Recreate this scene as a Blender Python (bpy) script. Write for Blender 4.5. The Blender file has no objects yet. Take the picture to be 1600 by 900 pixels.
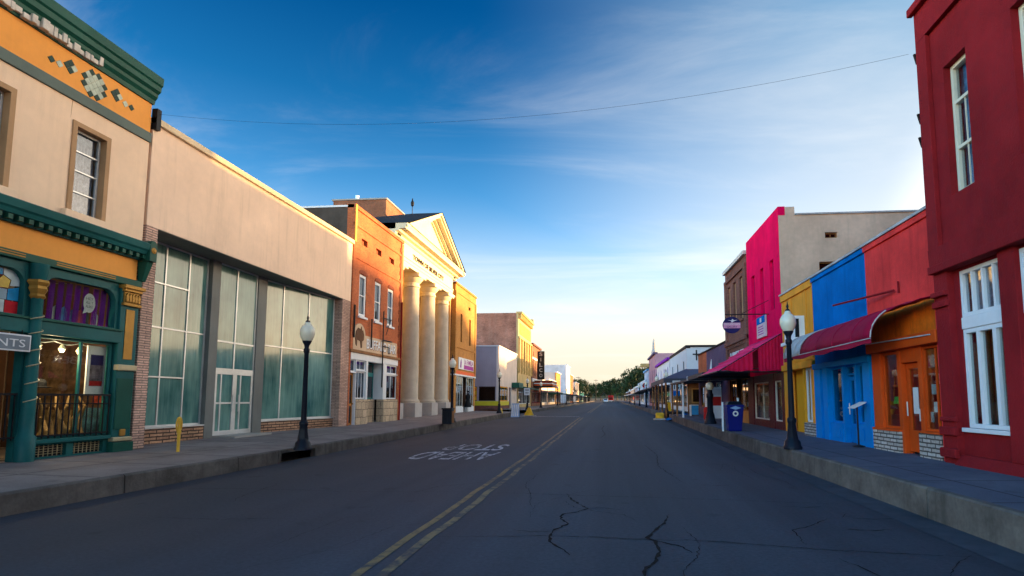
import bpy, bmesh, math, random
from mathutils import Vector, Matrix
random.seed(11)
R = math.radians
S = bpy.context.scene
COL = S.collection

# ------------------------------------------------------------------ camera
cam_d = bpy.data.cameras.new('camera'); cam = bpy.data.objects.new('camera', cam_d); COL.objects.link(cam)
S.camera = cam
FPX, PX, PY, VX, VY, EYE = 900.0, 870.0, 537.0, 952.0, 624.0, 1.6
pitch = math.atan((VY-PY)/FPX); yaw = math.atan((VX-PX)/FPX*math.cos(pitch))
cam.location = (0, 0, EYE); cam.rotation_euler = (math.pi/2+pitch, 0, yaw)
cam_d.sensor_width = 36; cam_d.lens = 36*FPX/1600
cam_d.shift_x = (800-PX)/1600; cam_d.shift_y = (PY-450)/1600
cam_d.clip_start = .05; cam_d.clip_end = 6000
S.render.resolution_x = 1024; S.render.resolution_y = 576

# ------------------------------------------------------------------ sky, sun, exposure
SUN_EL, SUN_AZ = 3.2, 67.0         # azimuth clockwise from the street direction (+Y)
SKY_STRENGTH, SUN_STRENGTH, EXPOSURE = .15, 1.65, 3.42
W = bpy.data.worlds.new('World'); S.world = W; W.use_nodes = True
wn, wl = W.node_tree.nodes, W.node_tree.links
wn.clear()
def N(t, **k):
    n = wn.new(t)
    for a, b in k.items(): setattr(n, a, b)
    return n
sky = N('ShaderNodeTexSky', sky_type='NISHITA', sun_disc=False, sun_elevation=R(SUN_EL), sun_rotation=R(SUN_AZ),
        altitude=1800, air_density=1.0, dust_density=1.6, ozone_density=3.0)
def wmath(op, a, b=None, c=None):
    n = N('ShaderNodeMath', operation=op)
    for i, v in enumerate((a, b, c)):
        if v is None: continue
        if isinstance(v, (int, float)): n.inputs[i].default_value = v
        else: wl.new(v, n.inputs[i])
    return n.outputs[0]
tc = N('ShaderNodeTexCoord'); sep = N('ShaderNodeSeparateXYZ'); wl.new(tc.outputs['Generated'], sep.inputs[0])
zz = wmath('ADD', wmath('MAXIMUM', sep.outputs[2], 0.0), .16)
cx = wmath('DIVIDE', sep.outputs[0], zz); cy = wmath('DIVIDE', sep.outputs[1], zz)
comb = N('ShaderNodeCombineXYZ'); wl.new(cx, comb.inputs[0]); wl.new(cy, comb.inputs[1])
mp = N('ShaderNodeMapping'); mp.inputs['Rotation'].default_value = (0, 0, R(-32)); mp.inputs['Scale'].default_value = (.55, 1.5, 1)
mp.inputs['Location'].default_value = (3.1, 1.7, 0)
wl.new(comb.outputs[0], mp.inputs[0])
n1 = N('ShaderNodeTexNoise'); n1.inputs['Scale'].default_value = 1.1; n1.inputs['Detail'].default_value = 9; n1.inputs['Roughness'].default_value = .62; n1.inputs['Distortion'].default_value = .7
wl.new(mp.outputs[0], n1.inputs['Vector'])
n2 = N('ShaderNodeTexNoise'); n2.inputs['Scale'].default_value = .55; n2.inputs['Detail'].default_value = 3
wl.new(comb.outputs[0], n2.inputs['Vector'])
cl = wmath('MULTIPLY', n1.outputs['Fac'], wmath('ADD', n2.outputs['Fac'], .45))
mr = N('ShaderNodeMapRange', interpolation_type='SMOOTHSTEP'); wl.new(cl, mr.inputs[0])
mr.inputs[1].default_value = .42; mr.inputs[2].default_value = .80; mr.inputs[3].default_value = 0; mr.inputs[4].default_value = .36
# saturate the blue overhead
hs = N('ShaderNodeHueSaturation'); hs.inputs['Saturation'].default_value = 1.0; wl.new(sky.outputs[0], hs.inputs['Color'])
# tint by height: deep blue aloft, cream near the horizon
el = N('ShaderNodeValToRGB'); wl.new(sep.outputs[2], el.inputs[0])
e = el.color_ramp.elements
e[0].position = 0.0; e[0].color = (.90, .78, .62, 1)
e[1].position = .58; e[1].color = (.003, .20, .30, 1)
for p_, c_ in ((.10, (.86, .78, .66, 1)), (.2, (.66, .68, .62, 1)), (.34, (.28, .48, .50, 1)), (.46, (.055, .31, .38, 1))):
    x = el.color_ramp.elements.new(p_); x.color = c_
mulc = N('ShaderNodeMixRGB', blend_type='MULTIPLY'); mulc.inputs[0].default_value = 1
wl.new(hs.outputs[0], mulc.inputs[1]); wl.new(el.outputs[0], mulc.inputs[2])
# the glow on the sun's side of the sky and the pale opposite twilight behind the camera
sh_ = (math.sin(R(SUN_AZ)), math.cos(R(SUN_AZ)))
toward = wmath('ADD', wmath('MULTIPLY', sep.outputs[0], sh_[0]), wmath('MULTIPLY', sep.outputs[1], sh_[1]))
# pale haze that washes out the blue towards the sun and along the horizon
pf = N('ShaderNodeMapRange', interpolation_type='SMOOTHSTEP'); wl.new(toward, pf.inputs[0])
for i_, q_ in enumerate((.12, .80, 0, .86)): pf.inputs[i_+1].default_value = q_
hz = N('ShaderNodeMapRange', interpolation_type='SMOOTHSTEP'); wl.new(sep.outputs[2], hz.inputs[0])
for i_, q_ in enumerate((.36, .04, 0, .95)): hz.inputs[i_+1].default_value = q_
pc_ = N('ShaderNodeValToRGB'); wl.new(sep.outputs[2], pc_.inputs[0]); pe = pc_.color_ramp.elements
pe[0].position = 0; pe[0].color = (.86, .72, .53, 1); pe[1].position = .55; pe[1].color = (.30, .50, .68, 1)
x = pe.new(.13); x.color = (.92, .83, .70, 1); x = pe.new(.28); x.color = (.80, .82, .82, 1)
pm = N('ShaderNodeMixRGB', blend_type='MIX'); wl.new(wmath('MAXIMUM', pf.outputs[0], hz.outputs[0]), pm.inputs[0]); wl.new(mulc.outputs[0], pm.inputs[1]); wl.new(pc_.outputs[0], pm.inputs[2])
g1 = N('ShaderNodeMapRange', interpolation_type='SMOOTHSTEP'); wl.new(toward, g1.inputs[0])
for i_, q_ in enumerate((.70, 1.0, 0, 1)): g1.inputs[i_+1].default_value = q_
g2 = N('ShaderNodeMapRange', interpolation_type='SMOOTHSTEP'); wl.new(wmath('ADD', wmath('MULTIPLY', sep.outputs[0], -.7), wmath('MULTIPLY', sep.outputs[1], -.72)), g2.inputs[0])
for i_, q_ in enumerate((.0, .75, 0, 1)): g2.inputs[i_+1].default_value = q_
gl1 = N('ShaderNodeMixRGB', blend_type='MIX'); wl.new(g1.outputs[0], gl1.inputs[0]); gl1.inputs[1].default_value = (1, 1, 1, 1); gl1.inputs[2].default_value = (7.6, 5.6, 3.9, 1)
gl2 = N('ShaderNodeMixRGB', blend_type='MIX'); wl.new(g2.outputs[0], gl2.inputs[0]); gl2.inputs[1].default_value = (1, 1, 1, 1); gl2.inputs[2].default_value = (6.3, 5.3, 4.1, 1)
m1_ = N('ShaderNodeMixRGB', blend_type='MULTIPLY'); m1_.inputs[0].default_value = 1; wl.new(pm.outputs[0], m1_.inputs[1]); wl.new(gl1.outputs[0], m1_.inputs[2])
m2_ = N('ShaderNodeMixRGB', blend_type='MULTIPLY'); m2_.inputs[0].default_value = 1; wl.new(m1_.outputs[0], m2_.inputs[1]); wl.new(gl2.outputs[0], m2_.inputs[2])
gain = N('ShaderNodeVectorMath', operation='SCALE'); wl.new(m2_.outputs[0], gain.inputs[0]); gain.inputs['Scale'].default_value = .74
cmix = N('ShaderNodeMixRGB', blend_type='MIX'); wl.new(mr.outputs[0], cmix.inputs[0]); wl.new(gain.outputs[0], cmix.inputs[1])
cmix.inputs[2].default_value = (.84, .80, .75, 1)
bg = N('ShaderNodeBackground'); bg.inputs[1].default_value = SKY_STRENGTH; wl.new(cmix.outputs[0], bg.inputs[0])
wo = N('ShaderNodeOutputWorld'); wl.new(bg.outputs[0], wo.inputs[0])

sd = bpy.data.lights.new('sun', 'SUN'); sun = bpy.data.objects.new('sun', sd); COL.objects.link(sun)
sd.energy = SUN_STRENGTH; sd.angle = R(.5); sd.color = (1.0, .62, .26)
sv = Vector((math.sin(R(SUN_AZ))*math.cos(R(SUN_EL)), math.cos(R(SUN_AZ))*math.cos(R(SUN_EL)), math.sin(R(SUN_EL))))
sun.rotation_euler = sv.to_track_quat('Z', 'Y').to_euler(); sun.location = (60, 40, 40)
vs = S.view_settings; vs.view_transform = 'Standard'; vs.look = 'None'; vs.gamma = 1; vs.use_curve_mapping = False; vs.exposure = EXPOSURE

# ------------------------------------------------------------------ materials
class NT:
    def __init__(s, name):
        s.m = bpy.data.materials.new(name); s.m.use_nodes = True
        s.n, s.l = s.m.node_tree.nodes, s.m.node_tree.links
        s.b = s.n['Principled BSDF']
    def N(s, t, **k):
        n = s.n.new(t)
        for a, b in k.items(): setattr(n, a, b)
        return n
    def link(s, a, b): s.l.new(a, b)
    def math(s, op, a, b=None):
        n = s.N('ShaderNodeMath', operation=op)
        for i, v in enumerate((a, b)):
            if v is None: continue
            if isinstance(v, (int, float)): n.inputs[i].default_value = v
            else: s.link(v, n.inputs[i])
        return n.outputs[0]
    def noise(s, vec, scale, detail=4, rough=.55):
        n = s.N('ShaderNodeTexNoise'); n.inputs['Scale'].default_value = scale; n.inputs['Detail'].default_value = detail; n.inputs['Roughness'].default_value = rough
        s.link(vec, n.inputs['Vector']); return n.outputs['Fac']
    def rng(s, v, a, b, c, d):
        n = s.N('ShaderNodeMapRange'); s.link(v, n.inputs[0])
        for i, q in enumerate((a, b, c, d)): n.inputs[i+1].default_value = q
        return n.outputs[0]
    def mix(s, f, a, b, mode='MIX'):
        n = s.N('ShaderNodeMixRGB', blend_type=mode)
        for i, v in enumerate((f, a, b)):
            if isinstance(v, (int, float)): n.inputs[i].default_value = v
            elif isinstance(v, tuple): n.inputs[i].default_value = (*v, 1)
            else: s.link(v, n.inputs[i])
        return n.outputs[0]
    def coord(s, scale=(1, 1, 1)):
        t = s.N('ShaderNodeTexCoord'); m = s.N('ShaderNodeMapping'); m.inputs['Scale'].default_value = scale
        s.link(t.outputs['Object'], m.inputs[0]); return m.outputs[0]
    def bump(s, h, strength, dist=.02):
        n = s.N('ShaderNodeBump'); n.inputs['Strength'].default_value = strength; n.inputs['Distance'].default_value = dist
        s.link(h, n.inputs['Height']); s.link(n.outputs[0], s.b.inputs['Normal'])
    def uv2(s):      # (x+y, z): runs along any axis-parallel wall
        t = s.N('ShaderNodeTexCoord'); p = s.N('ShaderNodeSeparateXYZ'); s.link(t.outputs['Object'], p.inputs[0])
        c = s.N('ShaderNodeCombineXYZ'); s.link(s.math('ADD', p.outputs[0], p.outputs[1]), c.inputs[0]); s.link(p.outputs[2], c.inputs[1])
        return c.outputs[0]
_M = {}
def mat(name, col, rough=.6, var=.14, scale=1.2, bump=.15, bscale=45, metal=0, spec=.12, streak=0., stain=None, em=0):
    if name in _M: return _M[name]
    t = NT(name); v = t.coord()
    a = t.noise(v, scale, 5, .6); b = t.noise(v, scale*9, 3)
    k = t.math('ADD', t.math('MULTIPLY', a, .75), t.math('MULTIPLY', b, .25))
    c = t.mix(t.rng(k, .3, .7, 0, 1), tuple(max(0, q*(1-var)) for q in col), tuple(min(1, q*(1+var)) for q in col))
    if streak:
        sv_ = t.noise(t.coord((2.2, 2.2, .16)), 2.2, 5, .65)
        c = t.mix(t.math('MULTIPLY', t.rng(sv_, .52, .75, 0, 1), streak), c, stain or tuple(q*.45 for q in col))
    fade = t.noise(v, .33, 7, .68)                          # slow fading and patched areas
    c = t.mix(1.0, c, t.rng(fade, .33, .67, 1-var*.9, 1+var*.7), 'MULTIPLY')
    t.link(c, t.b.inputs['Base Color'])
    r = t.rng(b, .3, .7, max(.02, rough-.08), min(1, rough+.08)); t.link(r, t.b.inputs['Roughness'])
    t.b.inputs['Metallic'].default_value = metal; t.b.inputs['Specular IOR Level'].default_value = spec
    if bump: t.bump(t.noise(v, bscale, 4), bump, .012)
    if em:
        t.link(c, t.b.inputs['Emission Color']); t.b.inputs['Emission Strength'].default_value = em
    _M[name] = t.m; return t.m
def brick(name, c1, c2, mortar, bw=.21, bh=.072, ms=.011, rough=.85, var=.35, bump=.5, offset=.5, streak=0., stain=(.1, .08, .07)):
    if name in _M: return _M[name]
    t = NT(name); uv = t.uv2(); v = t.coord()
    wob = t.N('ShaderNodeVectorMath', operation='ADD')
    nz = t.N('ShaderNodeTexNoise'); nz.inputs['Scale'].default_value = 6; t.link(v, nz.inputs['Vector'])
    sc = t.N('ShaderNodeVectorMath', operation='SCALE'); t.link(nz.outputs['Color'], sc.inputs[0]); sc.inputs['Scale'].default_value = bh*.25
    t.link(uv, wob.inputs[0]); t.link(sc.outputs[0], wob.inputs[1])
    b = t.N('ShaderNodeTexBrick'); b.offset = offset
    b.inputs['Scale'].default_value = 1; b.inputs['Brick Width'].default_value = bw; b.inputs['Row Height'].default_value = bh
    b.inputs['Mortar Size'].default_value = ms; b.inputs['Mortar Smooth'].default_value = .15; b.inputs['Bias'].default_value = 0
    t.link(wob.outputs[0], b.inputs['Vector'])
    b.inputs['Color1'].default_value = (*c1, 1); b.inputs['Color2'].default_value = (*c2, 1); b.inputs['Mortar'].default_value = (*mortar, 1)
    big = t.rng(t.noise(v, .5, 5, .6), .3, .7, 1-var, 1+var)
    c = t.mix(1.0, b.outputs['Color'], big, 'MULTIPLY')
    fine = t.rng(t.noise(v, 14, 3), .3, .7, .8, 1.2); c = t.mix(1.0, c, fine, 'MULTIPLY')
    if streak:
        sv_ = t.noise(t.coord((1.6, 1.6, .18)), 1.8, 5, .65)
        c = t.mix(t.math('MULTIPLY', t.rng(sv_, .5, .72, 0, 1), streak), c, stain)
    t.link(c, t.b.inputs['Base Color']); t.b.inputs['Roughness'].default_value = rough; t.b.inputs['Specular IOR Level'].default_value = .25
    h = t.math('ADD', t.math('MULTIPLY', t.math('SUBTRACT', 1.0, b.outputs['Fac']), .7), t.math('MULTIPLY', t.noise(v, 30, 3), .3))
    t.bump(h, bump, .015); _M[name] = t.m; return t.m
def glass(name, tint=(.5, .55, .55), refl=1.0, rough=.02):
    if name in _M: return _M[name]
    t = NT(name); out = t.n['Material Output']
    tr = t.N('ShaderNodeBsdfTransparent'); tr.inputs[0].default_value = (*tint, 1)
    gl = t.N('ShaderNodeBsdfGlossy'); gl.inputs['Roughness'].default_value = rough; gl.inputs['Color'].default_value = (.95, .97, 1, 1)
    nb = t.N('ShaderNodeBump'); nb.inputs['Strength'].default_value = .03; nb.inputs['Distance'].default_value = .02
    t.link(t.noise(t.coord(), 1.5, 2), nb.inputs['Height']); t.link(nb.outputs[0], gl.inputs['Normal'])
    ge = t.N('ShaderNodeNewGeometry'); dt = t.N('ShaderNodeVectorMath', operation='DOT_PRODUCT'); t.link(ge.outputs['Normal'], dt.inputs[0]); t.link(ge.outputs['Incoming'], dt.inputs[1])
    gr = t.math('POWER', t.math('SUBTRACT', 1.0, t.math('ABSOLUTE', dt.outputs['Value'])), 4.0)
    f = t.math('MINIMUM', t.math('ADD', t.math('MULTIPLY', gr, .75*refl), .05*refl), 1.0)
    mx = t.N('ShaderNodeMixShader'); t.link(f, mx.inputs[0]); t.link(tr.outputs[0], mx.inputs[1]); t.link(gl.outputs[0], mx.inputs[2])
    t.link(mx.outputs[0], out.inputs[0]); _M[name] = t.m; return t.m
def film_glass(name, c1, c2):      # streaky paint inside; broad tone shifts put varied reflections into the colour
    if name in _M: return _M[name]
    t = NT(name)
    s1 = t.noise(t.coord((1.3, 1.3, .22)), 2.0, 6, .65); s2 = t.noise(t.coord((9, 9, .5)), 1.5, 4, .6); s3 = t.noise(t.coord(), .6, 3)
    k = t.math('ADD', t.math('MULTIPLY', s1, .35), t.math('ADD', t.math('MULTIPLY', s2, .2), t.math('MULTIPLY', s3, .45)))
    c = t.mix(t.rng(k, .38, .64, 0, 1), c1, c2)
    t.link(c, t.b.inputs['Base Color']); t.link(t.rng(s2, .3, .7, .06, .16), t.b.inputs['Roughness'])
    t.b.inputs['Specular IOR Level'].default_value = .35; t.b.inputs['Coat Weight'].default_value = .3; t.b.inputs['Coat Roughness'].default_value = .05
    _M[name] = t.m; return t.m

# ------------------------------------------------------------------ mesh builder
XL, XR, XR1 = -11.6, 6.3, 6.2
class F:
    """facade frame: u along the wall, v up, d outwards"""
    def __init__(s, kind, p): s.k, s.p = kind, p
    def __call__(s, u, v, d):
        if s.k == 'L': return (s.p+d, u, v)
        if s.k == 'R': return (s.p-d, u, v)
        if s.k == 'A': x0, y0, x1, y1 = s.p; return (x0+(u-y0)*(x1-x0)/(y1-y0)+d, u, v)   # slightly splayed left-hand glazing
        if s.k == 'S': return (u, s.p-d, v)      # faces the camera (-Y)
        if s.k == 'N': return (u, s.p+d, v)      # faces +Y
        if s.k == 'T': return (u, v, s.p+d)      # faces up
    @property
    def sgn(s): return -1 if s.k in 'R' else 1
class MB:
    def __init__(s): s.v, s.f = [], []
    def add(s, vs_, fs):
        n = len(s.v); s.v += [tuple(p) for p in vs_]; s.f += [tuple(i+n for i in q) for q in fs]; return s
    def box(s, x0, x1, y0, y1, z0, z1):
        return s.add([(x0, y0, z0), (x1, y0, z0), (x1, y1, z0), (x0, y1, z0), (x0, y0, z1), (x1, y0, z1), (x1, y1, z1), (x0, y1, z1)],
                     [(0, 3, 2, 1), (4, 5, 6, 7), (0, 1, 5, 4), (1, 2, 6, 5), (2, 3, 7, 6), (3, 0, 4, 7)])
    def fb(s, f, u0, u1, v0, v1, d0, d1):
        c = [f(u, v, d) for u, v, d in ((u0, v0, d0), (u1, v0, d0), (u1, v1, d0), (u0, v1, d0), (u0, v0, d1), (u1, v0, d1), (u1, v1, d1), (u0, v1, d1))]
        return s.add(c, [(0, 3, 2, 1), (4, 5, 6, 7), (0, 1, 5, 4), (1, 2, 6, 5), (2, 3, 7, 6), (3, 0, 4, 7)])
    def prism(s, a, b):                      # two equal loops
        n = len(a)
        return s.add(list(a)+list(b), [tuple(range(n))[::-1], tuple(range(n, 2*n))]+[(i, (i+1) % n, n+(i+1) % n, n+i) for i in range(n)])
    def fpoly(s, f, uv, d0, d1): return s.prism([f(u, v, d0) for u, v in uv], [f(u, v, d1) for u, v in uv])
    def fprof(s, f, dv, u0, u1): return s.prism([f(u0, v, d) for d, v in dv], [f(u1, v, d) for d, v in dv])
    def tube(s, p0, p1, r0, r1=None, n=8): return s.sweep([p0, p1], [r0, r0 if r1 is None else r1], n)
    def sweep(s, pts, r, n=8):
        pts = [Vector(p) for p in pts]; m = len(pts); rr = r if isinstance(r, (list, tuple)) else [r]*m
        vs_, fs = [], []
        for i, p in enumerate(pts):
            t = (pts[min(i+1, m-1)]-pts[max(i-1, 0)]).normalized()
            a = t.cross(Vector((0, 0, 1)) if abs(t.z) < .95 else Vector((1, 0, 0))).normalized(); b = t.cross(a)
            for k in range(n):
                q = 2*math.pi*k/n; vs_.append(tuple(p+a*math.cos(q)*rr[i]+b*math.sin(q)*rr[i]))
        for i in range(m-1):
            for k in range(n): fs.append((i*n+k, i*n+(k+1) % n, (i+1)*n+(k+1) % n, (i+1)*n+k))
        fs += [tuple(range(n))[::-1], tuple((m-1)*n+k for k in range(n))]
        return s.add(vs_, fs)
    def lathe(s, c, prof, n=16, fl=None):    # prof: (r, z)
        vs_, fs = [], []
        for r, z in prof:
            for k in range(n):
                q = 2*math.pi*(k+.5)/n
                rad = r if not fl else r*(1-(fl if k % 2 else 0))
                vs_.append((c[0]+math.cos(q)*rad, c[1]+math.sin(q)*rad, c[2]+z))
        m = len(prof)
        for i in range(m-1):
            for k in range(n): fs.append((i*n+k, i*n+(k+1) % n, (i+1)*n+(k+1) % n, (i+1)*n+k))
        fs += [tuple(range(n))[::-1], tuple((m-1)*n+k for k in range(n))]
        return s.add(vs_, fs)
    def ball(s, c, r, n=14, sz=1.0):
        return s.lathe(c, [(max(.002, r*math.sin(math.pi*i/n)), -r*sz*math.cos(math.pi*i/n)) for i in range(n+1)], n+2)
    def wall(s, f, u0, u1, v0, v1, d0, d1, holes=()):
        us = sorted({u0, u1, *[min(max(h[i], u0), u1) for h in holes for i in (0, 1)]})
        vv = sorted({v0, v1, *[min(max(h[i], v0), v1) for h in holes for i in (2, 3)]})
        def solid(i, j):
            if i < 0 or j < 0 or i >= len(us)-1 or j >= len(vv)-1: return False
            cu, cv = (us[i]+us[i+1])/2, (vv[j]+vv[j+1])/2
            return not any(h[0] < cu < h[1] and h[2] < cv < h[3] for h in holes)
        def quad(*p): s.add([f(*q) for q in p], [(0, 1, 2, 3)])
        for i in range(len(us)-1):
            for j in range(len(vv)-1):
                if not solid(i, j): continue
                a, b, c, d = us[i], us[i+1], vv[j], vv[j+1]
                quad((a, c, d1), (b, c, d1), (b, d, d1), (a, d, d1)); quad((a, c, d0), (a, d, d0), (b, d, d0), (b, c, d0))
                if not solid(i-1, j): quad((a, c, d0), (a, c, d1), (a, d, d1), (a, d, d0))
                if not solid(i+1, j): quad((b, c, d1), (b, c, d0), (b, d, d0), (b, d, d1))
                if not solid(i, j-1): quad((a, c, d0), (b, c, d0), (b, c, d1), (a, c, d1))
                if not solid(i, j+1): quad((a, d, d1), (b, d, d1), (b, d, d0), (a, d, d0))
        return s
    def pieces(s):
        """groups of faces that stand well apart from one another"""
        par = list(range(len(s.v)))
        def find(i):
            while par[i] != i: par[i] = par[par[i]]; i = par[i]
            return i
        key = {}
        for i, p in enumerate(s.v):
            k = tuple(round(c, 3) for c in p)
            if k in key: par[find(i)] = find(key[k])
            else: key[k] = i
        for q in s.f:
            for i in q[1:]: par[find(i)] = find(q[0])
        isl = {}
        for i in range(len(s.v)): isl.setdefault(find(i), []).append(i)
        if not 1 < len(isl) <= 90: return None
        ids = list(isl); bb = [([min(s.v[i][a] for i in isl[r]) for a in range(3)], [max(s.v[i][a] for i in isl[r]) for a in range(3)]) for r in ids]
        size = [max(h[a]-l[a] for a in range(3)) for l, h in bb]; g = list(range(len(ids)))
        def fg(i):
            while g[i] != i: i = g[i]
            return i
        for i in range(len(ids)):
            for j in range(i):
                d = math.sqrt(sum(max(0, bb[i][0][a]-bb[j][1][a], bb[j][0][a]-bb[i][1][a])**2 for a in range(3)))
                if d <= max(.02, .5*max(size[i], size[j])): g[fg(i)] = fg(j)
        lab = {ids[i]: fg(i) for i in range(len(ids))}
        if len(set(lab.values())) < 2: return None
        out = {}
        for q in s.f: out.setdefault(lab[find(q[0])], []).append(q)
        return list(out.values())
    def build(s, name, m, parent=None, smooth=False, bev=0, loc=None):
        pc = s.pieces() if parent else None
        if pc:
            first = None
            for fs in pc:
                used = sorted({i for q in fs for i in q}); mp_ = {i: k for k, i in enumerate(used)}
                b = MB(); b.v = [s.v[i] for i in used]; b.f = [tuple(mp_[i] for i in q) for q in fs]
                o = b.build1(name, m, parent, smooth, bev, loc); first = first or o
            return first
        return s.build1(name, m, parent, smooth, bev, loc)
    def build1(s, name, m, parent=None, smooth=False, bev=0, loc=None):
        off = Vector(root_of(parent).location) if parent else Vector(loc or (0, 0, 0))
        me = bpy.data.meshes.new(name); me.from_pydata([tuple(Vector(p)-off) for p in s.v], [], s.f)
        bm = bmesh.new(); bm.from_mesh(me); bmesh.ops.remove_doubles(bm, verts=bm.verts, dist=.0004)
        bmesh.ops.recalc_face_normals(bm, faces=bm.faces); bm.to_mesh(me); bm.free()
        if smooth:
            me.polygons.foreach_set('use_smooth', [True]*len(me.polygons))
            try: me.set_sharp_from_angle(angle=R(40))
            except Exception: pass
        me.materials.append(m)
        o = bpy.data.objects.new(name, me); COL.objects.link(o)
        if parent: o.parent = parent
        else: o.location = off
        if bev:
            b = o.modifiers.new('bevel', 'BEVEL'); b.width = bev; b.segments = 2; b.limit_method = 'ANGLE'; b.angle_limit = R(40)
        return o
def root_of(o):
    while o.parent: o = o.parent
    return o
def tag(o, label=None, cat=None, group=None, kind=None):
    for k, v in (('label', label), ('category', cat), ('group', group), ('kind', kind)):
        if v: o[k] = v
    return o
def thing(name, loc, label, cat, group=None):
    o = bpy.data.objects.new(name, None); o.empty_display_size = .3; COL.objects.link(o); o.location = loc
    return tag(o, label, cat, group)
def copy_thing(o, loc, label=None, rz=0):
    c = o.copy(); COL.objects.link(c); c.location = loc; c.rotation_euler = (0, 0, rz)
    if label: c['label'] = label
    for ch in list(o.children):
        d = ch.copy(); COL.objects.link(d); d.parent = c
        for g in list(ch.children):
            e_ = g.copy(); COL.objects.link(e_); e_.parent = d
    return c
def text(name, body, f, u0, u1, v0, v1, d, m, parent, thick=.012, offset=0.0):
    """lettering fitted into the box u0..u1 (left to right for the reader), v0..v1"""
    cu = bpy.data.curves.new(name, 'FONT'); cu.body = body; cu.extrude = .5; cu.resolution_u = 3; cu.offset = offset
    to = bpy.data.objects.new(name+'_curve', cu); COL.objects.link(to)
    dg = bpy.context.evaluated_depsgraph_get(); me = to.evaluated_get(dg).to_mesh()
    vs_ = [tuple(p.co) for p in me.vertices]; fs = [tuple(p.vertices) for p in me.polygons]
    to.to_mesh_clear() if False else None
    bpy.data.objects.remove(to); bpy.data.curves.remove(cu)
    x0, x1 = min(p[0] for p in vs_), max(p[0] for p in vs_); y0, y1 = min(p[1] for p in vs_), max(p[1] for p in vs_)
    b = MB()
    b.add([f(u0+(p[0]-x0)/(x1-x0)*(u1-u0), v0+(p[1]-y0)/(y1-y0)*(v1-v0), d+(p[2]+.5)*thick) for p in vs_], fs)
    return b.build(name, m, parent)
def struct(o, **k): return tag(o, kind='structure', **k)
def window(root, f, u0, u1, v0, v1, d, fw, mf, mg, us=(), vs_=(), bar=.03, th=.06, name='window', fbot=None):
    """frame (a part) with glazing bars and a pane (sub-part); d is the frame's front"""
    b = MB(); lo = fw if fbot is None else fbot
    b.wall(f, u0, u1, v0, v1, d-th, d, [(u0+fw, u1-fw, v0+lo, v1-fw)])
    e_ = .003
    for u in us: b.fb(f, u-bar/2, u+bar/2, v0+lo, v1-fw, d-th+.005, d-e_)
    cuts = sorted([u0+fw, *us, u1-fw])
    for v in vs_:
        for i in range(len(cuts)-1):
            a = cuts[i]+(bar/2 if i else 0); c = cuts[i+1]-(bar/2 if i < len(cuts)-2 else 0)
            b.fb(f, a, c, v-bar/2, v+bar/2, d-th+.005, d-e_)
    w = b.build(name, mf, root, bev=.004)
    g = MB().fb(f, u0+fw*.6, u1-fw*.6, v0+lo*.6, v1-fw*.6, d-th*.6, d-th*.6+.006)
    g.build('pane', mg, w)
    return w
def shell(root, f, y0, y1, depth, zt, ms, X0, facade_t=.25, z0=-.2, front=True, roof_m=None, inner=True, roof_drop=.5, side_top=None):
    """side walls, back wall, roof and floor of a shop building behind its facade"""
    sg = 1 if f.k == 'R' else -1
    xa = X0+sg*facade_t; xb = X0+sg*depth
    lo, hi = min(xa, xb), max(xa, xb); st = side_top or zt-.05
    b = MB()
    b.box(lo, hi, y0+.01, y0+.21, z0, st); b.box(lo, hi, y1-.21, y1-.01, z0, st)
    bx = (hi-.2, hi) if sg > 0 else (lo, lo+.2)
    b.box(bx[0], bx[1], y0+.21, y1-.21, z0, st)
    b.build('side_wall', ms, root)
    rr = MB().box(lo+(.2 if sg < 0 else 0), hi-(.2 if sg > 0 else 0), y0+.21, y1-.21, zt-roof_drop-.15, zt-roof_drop); rr.build('roof', roof_m or MT['roof'], root)
    fl = MB().box(lo+(.2 if sg < 0 else 0), hi-(.2 if sg > 0 else 0), y0+.21, y1-.21, z0, .42); fl.build('floor', MT['floor'], root)
def gz(y):        # the street climbs a little in the distance
    pts = [(-50, 0), (16, 0), (45, .16), (200, .32), (330, .5), (900, 8)]
    for (a, b), (c, d) in zip(pts, pts[1:]):
        if a <= y <= c: return b+(d-b)*(y-a)/(c-a)
    return 8
def sz(y, x=None): return gz(y)+.38

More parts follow.
